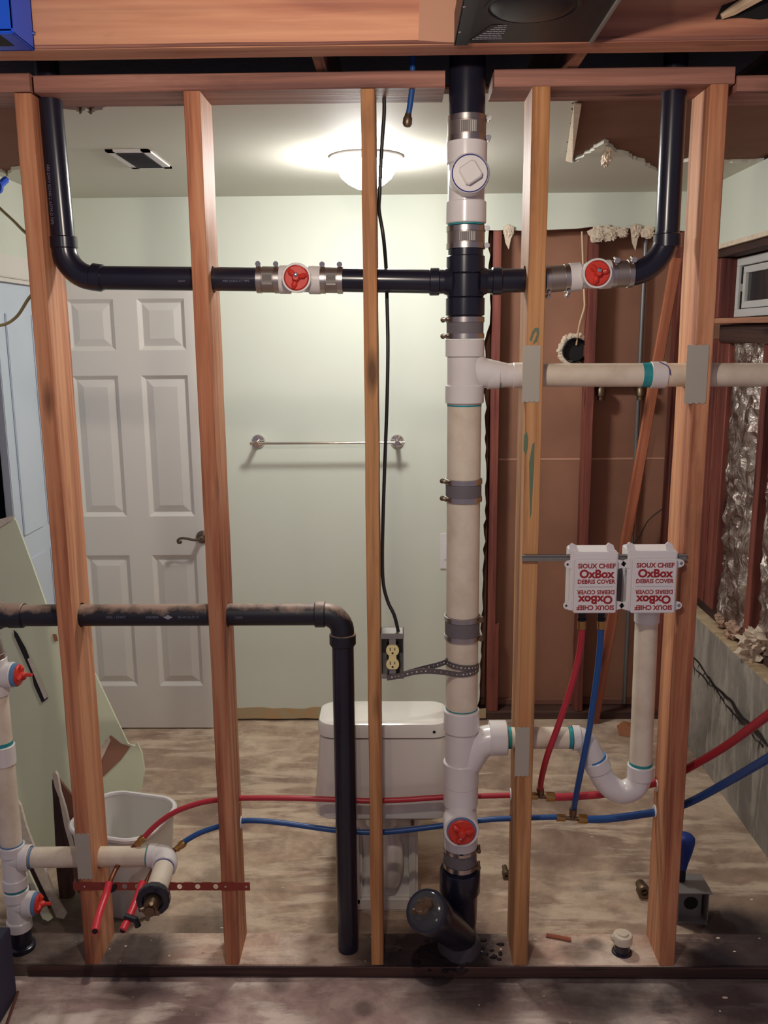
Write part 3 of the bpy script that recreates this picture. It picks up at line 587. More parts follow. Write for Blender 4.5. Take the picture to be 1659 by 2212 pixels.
# nail plates
def nailplate(px0, px1, py0, py1, lab, skew=0):
    a = P(px0, py0, y=-.0015); b = P(px1, py1, y=-.0015); n = 7; mb = MB(); poly = []
    for i in range(n+1): poly.append(V(a.x+(b.x-a.x)*i/n, -.0005, a.z+(-.003 if i % 2 else 0)))
    for i in range(n, -1, -1): poly.append(V(a.x+skew+(b.x-a.x)*i/n, -.0005, b.z+(.004 if i % 2 else 0)))
    obj('nail_plate', mb.prism(poly, (0, -.0016, 0)), 'plateg', label=lab, cat='nail plate', smooth=0)
nailplate(1130, 1165, 745, 870, 'grey steel nail plate over the white arm on the stud right of the stack')
nailplate(1485, 1524, 744, 873, 'grey steel nail plate over the white arm on the rightmost stud')
nailplate(1114, 1142, 1570, 1678, 'grey steel nail plate near the floor on the stud right of the stack')
nailplate(161, 200, 1800, 1900, 'grey steel nail plate low on the leftmost stud')

smear = plain('green_primer_smear', (96, 120, 92), .6, var=.5, vscale=80, dirt=(120, 104, 80))
def smr(pix, par, y=-.0006):
    m = MB().prism([P(a, b, y=y) for a, b in pix], (0, .0009, 0)); obj('primer_smear', m, smear, par, label='green primer smear', smooth=0)
s4 = bpy.data.objects['framing_stud.003']
smr([(1150, 716), (1156, 708), (1164, 708), (1165, 720), (1160, 738), (1151, 744), (1154, 736), (1160, 722), (1158, 714), (1153, 722), (1147, 738), (1144, 734)], s4)
smr([(1132, 940), (1138, 932), (1141, 946), (1140, 968), (1136, 985), (1131, 972)], s4)
smr([(1150, 960), (1155, 954), (1154, 1000), (1151, 1050), (1148, 1110), (1145, 1120), (1144, 1060), (1143, 1000), (1146, 982)], s4)
# ------------------------------------------------------------------ plumbing: main stack
SX = .1755; RY = .07
def Z(py): return P(1006, py, y=.05).z
def S(py): return V(SX, RY, Z(py))
R3 = .0445; H3 = .0505
st = thing('drain_stack', (SX, RY, .038), 'tall vertical main drain stack of black and white pipe through the wall centre', 'pipe stack')
obj('black_pipe', MB().tube([V(SX, RY, 2.70), S(270)], R3, 36), 'abs', st)
coupling(st, S(248), S(305), R3, 'sleeve', (1, -.1, 0))
ct = obj('cleanout_tee', (lambda mb: (hub(mb, S(303), S(352), H3), mb.tube([S(350), S(437)], R3+.001, 32), hub(mb, S(433), S(482), H3), mb.lathe(V(SX+.002, RY-.02, Z(385)), V(SX+.002, -1, Z(385)), [(0, .048), (.060, .048), (.062, .047)], 36))[1])(MB()), 'pvcw', st)
c = V(SX+.002, RY-.082, Z(385))
pg = obj('cleanout_plug', MB().lathe(c, c+V(0, -1, 0), [(0, .0465), (.004, .0465), (.006, .045)], 36), 'pvcw', ct)
mb = MB(); a = .021
poly = []
for k in range(4):
    th = pi/4+radians(32)+k*pi/2
    for dth in (-.16, .16): poly.append(V(c.x+.0285*cos(th+dth), c.y-.006, c.z+.0285*sin(th+dth)))
q_ = [c+V(0, -.024, 0)+(p-c)*.86 for p in poly]; q_ = [V(p.x, c.y-.024, p.z) for p in q_]; mb.loft([poly, [V(p.x, c.y-.021, p.z) for p in poly], q_]); obj('square_plug_head', mb, 'pvcw', ct, smooth=20)
n = 48; rr = .0425; pts = [V(c.x+rr*cos(2*pi*k/n), c.y-.0062, c.z+rr*sin(2*pi*k/n)) for k in range(n+1)]
obj('ink_circle', MB().tube(pts, .0016, 6, False), 'ink', ct)
ring(st, S(481), (0, 0, 1), R3+.0012, .010); ring(st, S(303), (0, 0, 1), R3+.0015, .006)
coupling(st, S(487), S(537), R3, 'sleeve', (1, -.1, 0))
mb = MB().tube([S(530), S(685)], R3, 32); hub(mb, S(551), S(590), H3-.002); hub(mb, S(590), S(642), R3+.0025); hub(mb, S(642), S(682), H3-.001)
zc = P(1006, 608, y=RY).z
for sgn in (-1, 1):
    mb.tube([V(SX, RY, zc), V(SX+sgn*.085, RY, zc)], .030, 24); mb.lathe(V(SX+sgn*.035, RY, zc), V(SX+sgn*.2, RY, zc), [(0, .040), (.02, .031)], 24)
    hub(mb, V(SX+sgn*.066, RY, zc), V(SX+sgn*.092, RY, zc), .0345)
obj('black_cross_fitting', mb, 'abs', st)
coupling(st, S(684), S(732), R3, 'rubber', (-1, -.2, 0), patch=False)
mb = MB().tube([S(765), S(840)], R3+.001, 32); hub(mb, S(733), S(771), H3); hub(mb, S(832), S(872), H3)
zt = P(1080, 811, y=RY).z
mb.tube(fillet([V(SX, RY, zt+.055), V(SX+.035, RY, zt+.008), V(SX+.11, RY, zt)], .05), [.040]*1+[.038]*10+[.031], 24); mb.tube([V(SX+.02, RY, zt), V(SX+.10, RY, zt)], .031, 24)
hub(mb, V(P(1052, 811, y=RY).x, RY, zt), V(P(1079, 811, y=RY).x, RY, zt), .0355)
obj('sanitary_tee', mb, 'pvcw', st)
ring(st, S(876), (0, 0, 1), R3+.0006, .004)
obj('cream_pipe', MB().tube([S(870), S(1065)], R3, 36), 'pvc', st)
coupling(st, S(1036), S(1085), R3, 'rubber', (-1, -.3, 0), patch=False)
obj('cream_pipe', MB().tube([S(1062), S(1360)], R3, 36), 'pvc', st)
coupling(st, S(1333), S(1384), R3, 'rubber', (1, -.2, 0), patch=False)
obj('cream_pipe', MB().tube([S(1360), S(1545)], R3-.0003, 36), 'pvc', st)
ring(st, S(1534), (0, 0, 1), R3+.0006, .003)
mb = MB().tube([S(1560), S(1655)], R3+.0005, 32); hub(mb, S(1537), S(1583), H3); hub(mb, S(1650), S(1702), H3)
zw = P(1080, 1594, y=RY).z; xw0 = P(1052, 1594, y=RY).x; xw1 = P(1094, 1594, y=RY).x
mb.tube(fillet([V(SX+.005, RY, zw-.095), V(SX+.052, RY, zw-.012), V(xw1-.01, RY, zw)], .055), .0430, 28); hub(mb, V(xw0+.006, RY, zw), V(xw1, RY, zw), .0495)
obj('wye_fitting', mb, 'pvcw', st)
mb = MB().tube([S(1735), S(1835)], R3+.001, 32); hub(mb, S(1694), S(1744), H3-.001); hub(mb, S(1795), S(1838), H3-.001)
c = V(SX-.003, RY-.02, Z(1769)); mb.lathe(c, c+V(0, -1, 0), [(0, .049), (.062, .049), (.064, .048), (.064, .042), (.058, .041)], 36, False)
lt = obj('cleanout_tee', mb, 'pvcw', st)
pc = c+V(0, -.050, 0); obj('blue_plug_ring', MB().lathe(pc, pc+V(0, -1, 0), [(0, .0425), (.010, .0425), (.012, .039)], 32), 'bluering', lt)
red_plug(lt, pc+V(0, -.010, -.003), (0, -1, 0), .0375); obj('plug_bolt', MB().lathe(pc+V(-.004, -.03, -.010), pc+V(-.004, -.06, -.014), [(0, .003), (.008, .003), (.009, .001)], 8), 'chrome', lt)
coupling(st, S(1833), S(1878), R3, 'rubber', (1, -.1, 0), patch=False)
mb = MB().lathe(V(SX, RY, Z(1884)), V(SX, RY, 0), [(0, R3+.004), (.0, .056), (.006, .059), (.068, .059), (.078, .052), (.17, .050)], 32)
mb.tube([V(SX, RY, Z(1868)), V(SX, RY, .0)], .048, 32)
obj('black_base_hub', mb, 'abs', st)
# black wye branch toward the camera, closed with a clear plug
bc = P(920, 1967, y=-.125); bd = (bc-V(SX-.005, .055, .10)).normalized()
mb = MB().tube([V(SX-.005, .055, .10), bc-bd*.012], [.050, .050], 32); mb.lathe(bc-bd*.06, bc, [(0, .051), (.003, .057), (.056, .058), (.060, .056), (.060, .050), (.050, .049)], 36, False)
wb = obj('black_wye_branch', mb, 'abs', st)
obj('clear_end_plug', MB().lathe(bc-bd*.012, bc+bd, [(0, .050), (.012, .050), (.016, .044), (.018, .02), (.018, .001)], 36), 'clear', wb, label='clear plastic end plug')
mb = MB(); mb.add(*blob(bc-bd*.014, (.04, .02, .04), .4, 4, 3)); obj('wet_lining', mb, 'dkbrass', wb)
mb = MB(); mb.lathe(V(SX, RY, .075), V(SX, RY, 0), [(0, .055), (.01, .062), (.05, .066), (.07, .075)], 30); obj('base_flange', mb, 'dkrubber', st)
mb = MB(); rnd = random.Random(5)
mb.add(*blob((SX-.01, .065, .028), (.10, .070, .020), .25, 3, 5, 2.6)); mb.add(*blob((SX-.09, .055, .030), (.045, .04, .014), .3, 8, 4, 3.0))
for k in range(40):
    th = rnd.uniform(0, 2*pi); r = rnd.uniform(.04, .15); q_ = rnd.uniform(.003, .009); mb.add(*blob((SX-.03+r*cos(th)*1.1, .06+r*sin(th)*.6, .040), (q_*1.4, q_, q_*.8), .6, k*2.2, 1))
obj('soil_clods', mb, 'dirt', label='dark damp soil clods heaped around the base of the drain stack', cat='soil', kind='stuff')

# trap arm + standpipe (laundry drain)
lz = zw
ld = thing('laundry_drain', (.60, RY, lz-.2), 'white laundry standpipe with P-trap and arm running left to the stack', 'drain pipe')
obj('reducer_stub', MB().tube([V(xw1-.015, RY, zw), V(P(1205, 1594, y=RY).x, RY, zw)], .0300, 24), 'pvc', ld)
ring(ld, V(xw1+.006, RY, zw), (1, 0, 0), .0306, .014)
xa = P(1246, 1594, y=RY).x
obj('trap_arm', MB().tube([V(P(1135, 1594, y=RY).x, RY, lz), V(xa-.02, RY, lz)], .0302, 28), 'pvc', ld)
ring(ld, V(P(1231, 1594, y=RY).x, RY, lz), (1, 0, 0), .0307, .012)
e0 = V(P(1236, 1594, y=RY).x, RY, lz); e1 = P(1272, 1603, y=RY); e2 = P(1290, 1655, y=RY)
mb = MB().tube(fillet([e0, V(P(1262, 1594, y=RY).x, RY, lz), e2], .045), .0325, 26); hub(mb, e0, e0+V(.022, 0, 0), .0352)
obj('trap_elbow', mb, 'pvcw', ld)
sp0 = P(1397, 1335, y=.062); sp1 = P(1383, 1672, y=.062)
u = [P(1286, 1642, y=RY), P(1300, 1676, y=RY), P(1322, 1702, y=.066), P(1348, 1710, y=.064), P(1373, 1698, y=.062), P(1383, 1674, y=.062)]
mb = MB().tube(spline(u, 6), .0330, 28); d = (u[1]-u[0]).normalized(); hub(mb, u[0]-d*.004, u[0]+d*.032, .0362); hub(mb, sp1+V(0, 0, -.012), sp1+V(0, 0, .030), .0365)
obj('trap_bend', mb, 'pvcw', ld)
ring(ld, u[0]-d*.006, d, .0335, .006, plain('blue_primer', (40, 120, 190), .5)); ring(ld, sp1+V(0, 0, .033), (0, 0, 1), .0318, .010)
obj('standpipe', MB().tube([sp0, sp1], .0308, 28), 'pvc', ld)
mb = MB(); hub(mb, sp0+V(0, 0, -.012), sp0+V(0, 0, .035), .0335); obj('standpipe_collar', mb, 'pvcw', ld)

# white arm to the right
xr0 = P(1079, 811, y=RY).x
wa = thing('white_drain_arm', (.9, RY, zt-.03), 'long horizontal white drain pipe running right from the stack through two studs', 'drain pipe')
mb = MB().tube([V(xr0-.01, RY, zt), V(P(1132, 811, y=RY).x, RY, zt)], .0312, 26); hub(mb, V(P(1107, 811, y=RY).x, RY, zt), V(P(1140, 811, y=RY).x, RY, zt), .0330)
obj('bushing', mb, 'pvcw', wa)
ring(wa, V(xr0+.001, RY, zt), (1, 0, 0), .0320, .004, plain('blue_grey_primer', (90, 140, 160), .5))
zr = P(1600, 810, y=RY).z; A = V(P(1130, 811, y=RY).x, RY, zt); B = V(1.25, RY, zr+(zr-zt)*.4)
obj('cream_pipe', MB().tube([A, B], .0302, 28), 'pvc', wa)
def onl(px): x = P(px, 811, y=RY).x; return lerp(A, B, (x-A.x)/(B.x-A.x))
mb = MB(); hub(mb, onl(1403), onl(1438), .0345); obj('pipe_coupling', mb, 'pvcw', wa)
mb = MB().lathe(onl(1385), onl(1405), [(0, .0306), (.003, .0312), (.016, .0316), (.024, .0330)], 28); obj('primer_band', mb, 'primer', wa)
th0 = [(.0352, k) for k in range(8)]
pp = [onl(1420+q[0])+V(0, -.0352*cos(q[1]), .0352*sin(q[1])) for q in ((0, 1.25), (6, 1.0), (14, .75), (18, .45), (19, .05))]
obj('ink_mark', MB().tube(spline(pp, 5), .0012, 5), 'ink', wa)

MT['dimprint'] = plain('faint_pipe_print', (104, 104, 124), .6)
# left black vent run
def pip(px, py, y=RY): return P(px, py, y=y)
lv = thing('black_vent_pipe', (-.5, RY, 1.9), 'upper left black vent pipe, down from the top plate then across into the stack', 'vent pipe')
p_top = V(pip(106, 195).x, RY, 2.5); p_a = pip(137, 525)
vx = (pip(106, 210).x+pip(137, 525).x)/2
zl = pip(225, 602).z; hx = pip(212, 601).x
obj('vertical_pipe', MB().tube([V(pip(100, 150).x, RY, 2.52), p_a], .0297, 28), 'abs', lv)
el = fillet([p_a+V(0, 0, .01), pip(144, 601), pip(222, 601)], .075, 12)
mb = MB().tube(el, .0312, 28); hub(mb, p_a+V(0, 0, .016), p_a+V(0, 0, -.014), .0345); hub(mb, pip(198, 598), pip(222, 601), .0345); obj('sweep_elbow', mb, 'abs', lv)
obj('horizontal_pipe', MB().tube([pip(205, 600), pip(575, 604)], .0297, 28), 'abs', lv)
coupling(lv, pip(555, 603.5), pip(605, 604), .0297, 'sleeve', (0, -.1, 1))
def vtee(par, a, b, cc, lab=None):
    mb = MB().tube([a, b], .0308, 26); L = (b-a).length; d = (b-a).normalized(); hub(mb, a, a+d*.032, .0355); hub(mb, b-d*.032, b, .0355)
    c = V(*cc); c.y = RY-.015; mb.lathe(c, c+V(0, -1, 0), [(0, .035), (.040, .035), (.046, .0365), (.048, .0355), (.048, .0315), (.042, .031)], 32, False)
    t = obj('test_tee', mb, 'pvcw', par); red_plug(t, c+V(0, -.041, 0), (0, -1, 0), .0305)
    obj('plug_bolt', MB().lathe(c+V(.0, -.06, .006), c+V(.003, -.09, .008), [(0, .0055), (.008, .0055), (.009, .003)], 8), 'chrome', t); return t
vtee(lv, pip(603, 604), pip(694, 605), pip(646, 603.5))
coupling(lv, pip(692, 604.5), pip(741, 605), .0297, 'sleeve', (0, -.1, 1))
obj('horizontal_pipe', MB().tube([pip(715, 604.5), V(SX-.07, RY, zc)], .0297, 28), 'abs', lv)
# right black vent run
rv = thing('black_vent_pipe', (.6, RY, 1.9), 'upper right black vent pipe, from the stack across and up beside the rightmost stud', 'vent pipe')
obj('horizontal_pipe', MB().tube([V(SX+.07, RY, zc), pip(1195, 604)], .0297, 28), 'abs', rv)
coupling(rv, pip(1176, 604), pip(1230, 600), .0297, 'sleeve', (.1, -.3, -1), patch=False)
vtee(rv, pip(1228, 600), pip(1320, 592), pip(1279, 594))
coupling(rv, pip(1318, 593), pip(1366, 591), .0297, 'sleeve', (.1, -.3, 1), patch=False)
q0 = pip(1345, 592.5); q1 = pip(1366, 592); qt = pip(1441, 500)
el = fillet([q0, pip(1441, 592), qt], .105, 14)
mb = MB().tube(el, .0300, 28); hub(mb, pip(1441, 535), pip(1442, 505), .0345); obj('sweep_elbow', mb, 'abs', rv)
obj('vertical_pipe', MB().tube([pip(1441, 515), V(qt.x, RY, 2.52)], .0297, 28), 'abs', rv)

# lower black pipe
lo = thing('black_drain_pipe', (-.6, RY, .04), 'lower black pipe crossing two studs then dropping vertically to the floor', 'drain pipe')
zk = pip(400, 1328).z; xv = P(746, 1700, y=RY).x
obj('horizontal_pipe', MB().tube([V(pip(-5, 1328).x, RY, zk), V(pip(690, 1328).x, RY, zk)], .0302, 32), 'dusty', lo)
e = fillet([V(pip(682, 1328).x, RY, zk), V(xv, RY, zk), V(xv, RY, pip(745, 1395).z)], .050, 10)
mb = MB().tube(e, .0322, 28); hub(mb, V(pip(680, 1328).x, RY, zk), V(pip(703, 1328).x, RY, zk), .0360); hub(mb, V(xv, RY, pip(745, 1368).z), V(xv, RY, pip(745, 1392).z), .0365)
obj('elbow', mb, 'dusty', lo)
obj('vertical_pipe', MB().tube([V(xv, RY, pip(745, 1385).z), V(xv, RY, .0)], .0302, 32), 'abs', lo)
fr_ = Matrix(((1, 0, 0), (0, 0, -1), (0, 1, 0))).to_4x4()
for (px, py, s_, sz, pz) in ((272, 1326, 'PVC-40  1785 ASTM D2661', .010, 0), (345, 1326, '(UPC)', .011, 0), (406, 1325, 'DWV 80-40 ', .010, 0)):
    pass
mk = MB(); c = V(pip(369, 1326).x, RY-.0306, pip(369, 1326).z); w_, h_ = .013, .0065
mk.prism([c+V(-w_, 0, 0), c+V(0, 0, h_), c+V(w_, 0, 0), c+V(0, 0, -h_)], (0, -.0006, 0)); obj('pipe_marking', mk, 'greyprint', lo, smooth=0)
def printline(par, px0, px1, py, s_, size, y=RY-.0306):
    a = pip((px0+px1)/2, py); M = Matrix.Translation(V(a.x, y, a.z)) @ fr_; text(s_, size, M, 'dimprint', par, 'pipe_marking', ext=.0006)
printline(lo, 215, 300, 1326, 'ABS - DWV', .011); printline(lo, 318, 352, 1326, '4080888', .010); printline(lo, 385, 440, 1326, '80-40 DLEY P', .010); printline(lo, 505, 535, 1327, '2200F', .009)
printline(lv, 378, 418, 609, 'ABS40', .007, RY-.029); printline(lv, 480, 548, 609, 'PIPE COEX-CT PIPE', .008, RY-.029)
MV = Matrix.Translation(V(pip(118, 380).x-.004, RY-.0298, 2.17)) @ fr_ @ Matrix.Rotation(-pi/2, 4, 'Z'); text('ABS-DWV SCH40 2 ASTM-D PIPE', .010, MV, 'dimprint', lv, 'pipe_marking', ext=.0006)

# far left stack
LX = -1.128
ls = thing('left_drain_stack', (LX, RY, .03), 'vertical white and black pipe at the left edge with two orange red test plugs', 'pipe stack')
def LZ(py): return P(10, py, y=RY).z
def LS(py): return V(LX-(.012 if py < 1400 else 0), RY, LZ(py))
mb = MB().tube([LS(1255), LS(1385)], .0302, 26); hub(mb, LS(1262), LS(1292), .0345); hub(mb, LS(1290), LS(1350), .0345)
hub(mb, V(pip(20, 1328).x, RY, zk), V(pip(52, 1328).x, RY, zk), .0350); mb.tube([LS(1328), V(pip(52, 1328).x, RY, zk)], .0335, 24); mb.lathe(V(LX+.02, RY, zk), V(LX+.2, RY, zk), [(0, .044), (.025, .033)], 24)
obj('black_tee', mb, 'dusty', ls)
coupling(ls, LS(1375), LS(1425), .0302, 'sleeve', (-1, 0, 0))
def tee_r(par, zt0, zt1, zc_, x1, name, plug=True):
    mb = MB().tube([V(LX, RY, zt0), V(LX, RY, zt1)], .0315, 26); hub(mb, V(LX, RY, zt0), V(LX, RY, zt0-.032), .0360); hub(mb, V(LX, RY, zt1+.032), V(LX, RY, zt1), .0360)
    mb.tube([V(LX, RY, zc_), V(x1, RY, zc_)], .0320, 26); hub(mb, V(x1-.028, RY, zc_), V(x1, RY, zc_), .0360); return obj(name, mb, 'pvcw', par)
t1 = tee_r(ls, LZ(1420), LZ(1500), LZ(1458), LX+.052, 'test_tee')
obj('blue_plug_ring', MB().lathe(V(LX+.050, RY, LZ(1458)), V(1, RY, LZ(1458)), [(0, .0325), (.014, .0325), (.015, .030)], 26), 'bluering', t1)
red_plug(t1, V(LX+.062, RY, LZ(1458)), (1, 0, 0), .030); obj('plug_bolt', MB().tube([V(LX+.08, RY, LZ(1458)), V(LX+.104, RY, LZ(1458))], .0055, 8), 'red', t1)
obj('cream_pipe', MB().tube([LS(1490), LS(1835)], .0302, 28), 'pvc', ls)
mb = MB(); hub(mb, LS(1608), LS(1650), .0350); obj('pipe_coupling', mb, 'pvcw', ls); ring(ls, LS(1606), (0, 0, 1), .0308, .016)
t2 = tee_r(ls, LZ(1823), LZ(1915), LZ(1852), P(66, 1850, y=RY).x, 'sanitary_tee'); ring(ls, LS(1822), (0, 0, 1), .0320, .005, MT['bluering'])
zd = LZ(1852)
obj('cream_pipe', MB().tube([LS(1905), LS(1930)], .0302, 24), 'pvc', ls); ring(ls, LS(1916), (0, 0, 1), .0308, .014)
t3 = tee_r(ls, LZ(1920), LZ(2005), LZ(1952), LX+.050, 'test_tee')
obj('blue_plug_ring', MB().lathe(V(LX+.048, RY, LZ(1952)), V(1, RY, LZ(1952)), [(0, .0325), (.012, .0325), (.013, .030)], 26), 'bluering', t3)
red_plug(t3, V(LX+.058, RY, LZ(1952)), (1, 0, 0), .029); obj('plug_bolt', MB().tube([V(LX+.08, RY, LZ(1952)), V(LX+.10, RY, LZ(1952))], .0055, 8), 'red', t3)
obj('black_base_pipe', MB().tube([LS(1995), V(LX, RY, .01)], .031, 26).lathe(V(LX, RY, .055), V(LX, RY, 0), [(0, .034), (.004, .04), (.04, .04)], 24), 'abs', ls)
# sink drain arm to the trap adapter
sd = thing('sink_drain_arm', (-.9, RY, zd-.03), 'white sink drain arm low on the left, elbowing toward the viewer into a black nut', 'drain pipe')
xe = P(362, 1848, y=RY).x
obj('cream_pipe', MB().tube([V(P(58, 1850, y=RY).x, RY, zd), V(xe-.02, RY, zd+.004)], .0292, 26), 'pvc', sd); ring(sd, V(P(70, 1850, y=RY).x, RY, zd), (1, 0, 0), .0298, .006, MT['bluering'])
ring(sd, V(P(322, 1850, y=RY).x, RY, zd+.004), (1, 0, 0), .0296, .010)
n0 = P(366, 1849, y=RY); n1 = P(334, 1935, y=-.115); n0 = V(xe, RY, zd+.004)
dd = (n1-n0).normalized()
mb = MB().tube(fillet([V(xe-.052, RY, zd+.004), n0, n0+dd*.055], .030), .0325, 26); hub(mb, V(xe-.055, RY, zd+.004), V(xe-.032, RY, zd+.004), .0355); hub(mb, n0+dd*.032, n0+dd*.058, .0350)
obj('elbow', mb, 'pvcw', sd); ring(sd, n0+dd*.060, dd, .0297, .004, 'ink')
obj('cream_pipe', MB().tube([n0+dd*.04, n1], .0292, 26), 'pvc', sd)
obj('slip_nut', MB().lathe(n1-dd*.004, n1+dd, [(0, .034), (.002, .042), (.010, .0455), (.026, .0455), (.030, .043), (.032, .029), (.026, .026)], 14, False).lathe(n1, n1+dd, [(0, .031), (.020, .031)], 20), 'abs', sd, smooth=25)
tb = n1+dd*.018; obj('tail_stub', MB().tube([tb, tb+dd*.045], [.022, .019], 20).tube([tb+dd*.045, tb+dd*.05], .013, 8), 'dkbrass', sd)
for k in range(4):
    th = k*pi/2+.5; ax = dd.orthogonal().normalized(); a = Matrix.Rotation(th, 3, dd) @ ax
    obj('tail_lug', MB().tube([tb+dd*.040+a*.012, tb+dd*.052+a*.026], [.007, .005], 8), 'dkbrass', sd)

# perforated bracket
z0 = P(350, 1915, y=-.003).z; xa = P(158, 1915, y=-.003).x; xb = P(540, 1918, y=-.003).x; hh = .0125
br = thing('stubout_bracket', (xa, -.002, z0-hh), 'red brown perforated metal strap screwed across the two left studs', 'bracket')
hx = [x for x in (P(px, 1915, y=-.003).x for px in (240, 269, 297, 330, 388, 427, 466)) if True]
poly = [V(xa, 0, z0-hh), V(xb, 0, z0-hh), V(xb, 0, z0+hh), V(xa, 0, z0+hh)]
# strips around round holes
mb = MB(); xs = sorted(hx); rh = .0075; cur = xa
for x in xs+[None]:
    end = (x-.012) if x is not None else xb
    mb.box((cur, -.0028, z0-hh), (end, -.0006, z0+hh)); 
    if x is None: break
    n = 12; ring_ = [V(x+rh*cos(2*pi*k/n+pi/4), 0, z0+rh*sin(2*pi*k/n+pi/4)) for k in range(n)]
    sq = []
    for k in range(n):
        th = 2*pi*k/n+pi/4; c_, s_ = cos(th), sin(th); m_ = max(abs(c_)/.012, abs(s_)/hh); sq.append(V(x+c_/m_, 0, z0+s_/m_))
    for yy in (-.0028,):
        vs = [p+V(0, yy, 0) for p in ring_+sq]; mb.add(vs, [(k, (k+1) % n, n+(k+1) % n, n+k) for k in range(n)])
    cur = x+.012
obj('perforated_strap', mb, 'strap', br, smooth=0)
for px in (182, 487, 532): c = P(px, 1917, y=-.003); obj('screw', MB().lathe(V(c.x, -.003, z0), V(c.x, -1, z0), [(0, .003), (.001, .003), (.0018, .001)], 10), 'chrome', br)

# ------------------------------------------------------------------ water lines
def tube_on(name, pix, r, mat, parent, seg=8, n=12): return obj(name, MB().tube(spline([P(a, b, y=c) for a, b, c in pix], seg), r, n), mat, parent)
YP = .118
hot = thing('hot_water_line', (-.3, YP, .45), 'red plastic hot water line curving across all the studs near the floor', 'water pipe')
tube_on('red_tube', [(312, 1808, .085), (340, 1780, .10), (380, 1753, .11), (430, 1735, YP), (470, 1728, YP), (520, 1724, YP), (620, 1724, YP), (720, 1727, YP), (800, 1730, YP), (880, 1727, YP), (960, 1722, YP), (1100, 1718, YP), (1148, 1719, YP)], .0080, 'pexr', hot)
tube_on('red_tube', [(1195, 1722, YP), (1250, 1720, YP), (1320, 1713, YP), (1400, 1695, YP), (1450, 1678, YP), (1500, 1652, .07), (1570, 1610, -.06), (1659, 1545, -.26), (1720, 1500, -.36)], .0112, 'pexr', hot)
tube_on('red_riser', [(1258, 1338, .03), (1257, 1370, .03), (1250, 1420, .04), (1232, 1490, .03), (1205, 1570, .022), (1183, 1630, .03), (1170, 1680, .08), (1167, 1706, YP)], .0085, 'pexr', hot)
def brass_tee(parent, a, m, b, up, r0, r1):
    a, m, b = P(*a[:2], y=YP), P(*m[:2], y=YP), P(*b[:2], y=YP); u = P(*up, y=YP); d = (b-a).normalized()
    t = obj('brass_tee', MB().tube([a, b], r0*.8, 14).tube([m, u], r0*.9, 14), 'dkbrass', parent)
    obj('crimp_ring', MB().lathe(b-d*.026, b+d, [(0, r1+.003), (.024, r1+.003), (.026, r1+.002)], 18), 'brass', t); obj('crimp_ring', MB().lathe(a, b, [(0, r0+.0025), (.024, r0+.0025), (.026, r0+.001)], 18), 'brass', t)
    e = (u-m).normalized(); obj('crimp_ring', MB().lathe(u-e*.014, u+e, [(0, r0+.003), (.018, r0+.003)], 16), 'dkbrass', t)
brass_tee(hot, (1142, 1719), (1168, 1721), (1198, 1722), (1167, 1704), .0080, .0105)
a0 = P(312, 1808, y=.085)
def adapter(parent, pa, pb):
    d = (pb-pa).normalized(); L = (pb-pa).length
    obj('brass_adapter', MB().lathe(pa, pb, [(0, .0095), (L*.4, .0095), (L*.45, .0115), (L*.8, .0115), (L, .0085)], 14), 'brass', parent)
adapter(hot, P(295, 1825, y=.080), P(313, 1807, y=.085))
tube_on('copper_stub', [(298, 1823, .080), (280, 1838, .07), (262, 1860, .055), (250, 1878, .035), (240, 1900, .0), (237, 1912, -.01)], .0072, 'copper', hot)
tube_on('red_sleeve', [(236, 1906, -.008), (228, 1935, -.04), (214, 1975, -.10), (205, 2012, -.16)], .0108, 'pexp', hot)
e1_ = P(205, 2012, y=-.16); e0_ = P(208, 2000, y=-.14); obj('sleeve_bore', MB().tube([e1_-(e1_-e0_)*.2, e1_+(e1_-e0_).normalized()*.0006], .0080, 12), 'dark', hot)
cold = thing('cold_water_line', (-.3, YP, .40), 'blue plastic cold water line sagging across the studs just under the red line', 'water pipe')
tube_on('blue_tube', [(398, 1818, .10), (430, 1800, .11), (470, 1786, YP), (520, 1774, YP), (560, 1773, YP), (620, 1779, YP), (720, 1793, YP), (800, 1798, YP), (850, 1796, YP), (920, 1788, YP), (1040, 1772, YP), (1100, 1768, YP), (1205, 1765, YP)], .0080, 'pexb', cold)
tube_on('blue_tube', [(1262, 1770, YP), (1310, 1769, YP), (1360, 1763, YP), (1420, 1754, YP), (1450, 1748, YP), (1500, 1728, .07), (1570, 1690, -.06), (1659, 1638, -.26), (1720, 1600, -.36)], .0112, 'pexb', cold)
tube_on('blue_riser', [(1299, 1338, .03), (1298, 1370, .03), (1293, 1430, .03), (1284, 1500, .03), (1272, 1580, .03), (1258, 1650, .04), (1246, 1710, .08), (1240, 1745, YP)], .0085, 'pexb', cold)
brass_tee(cold, (1202, 1766), (1236, 1769), (1268, 1770), (1238, 1750), .0080, .0105)
adapter(cold, P(382, 1834, y=.095), P(400, 1818, y=.10))
tube_on('copper_stub', [(385, 1832, .095), (366, 1842, .09), (345, 1858, .07), (330, 1880, .04), (318, 1902, .0), (314, 1912, -.01)], .0072, 'copper', cold)
tube_on('red_sleeve', [(308, 1906, -.008), (300, 1930, -.04), (285, 1968, -.10), (265, 2010, -.16)], .0108, 'pexp', cold)
e1_ = P(265, 2010, y=-.16); e0_ = P(270, 2000, y=-.14); obj('sleeve_bore', MB().tube([e1_-(e1_-e0_)*.2, e1_+(e1_-e0_).normalized()*.0006], .0080, 12), 'dark', cold)
c = P(280, 1985, y=-.13); obj('sleeve_clip', MB().tube([c+V(-.014, 0, .008), c+V(.016, 0, -.002), c+V(.022, 0, -.022)], .009, 8), 'blackmetal', cold)
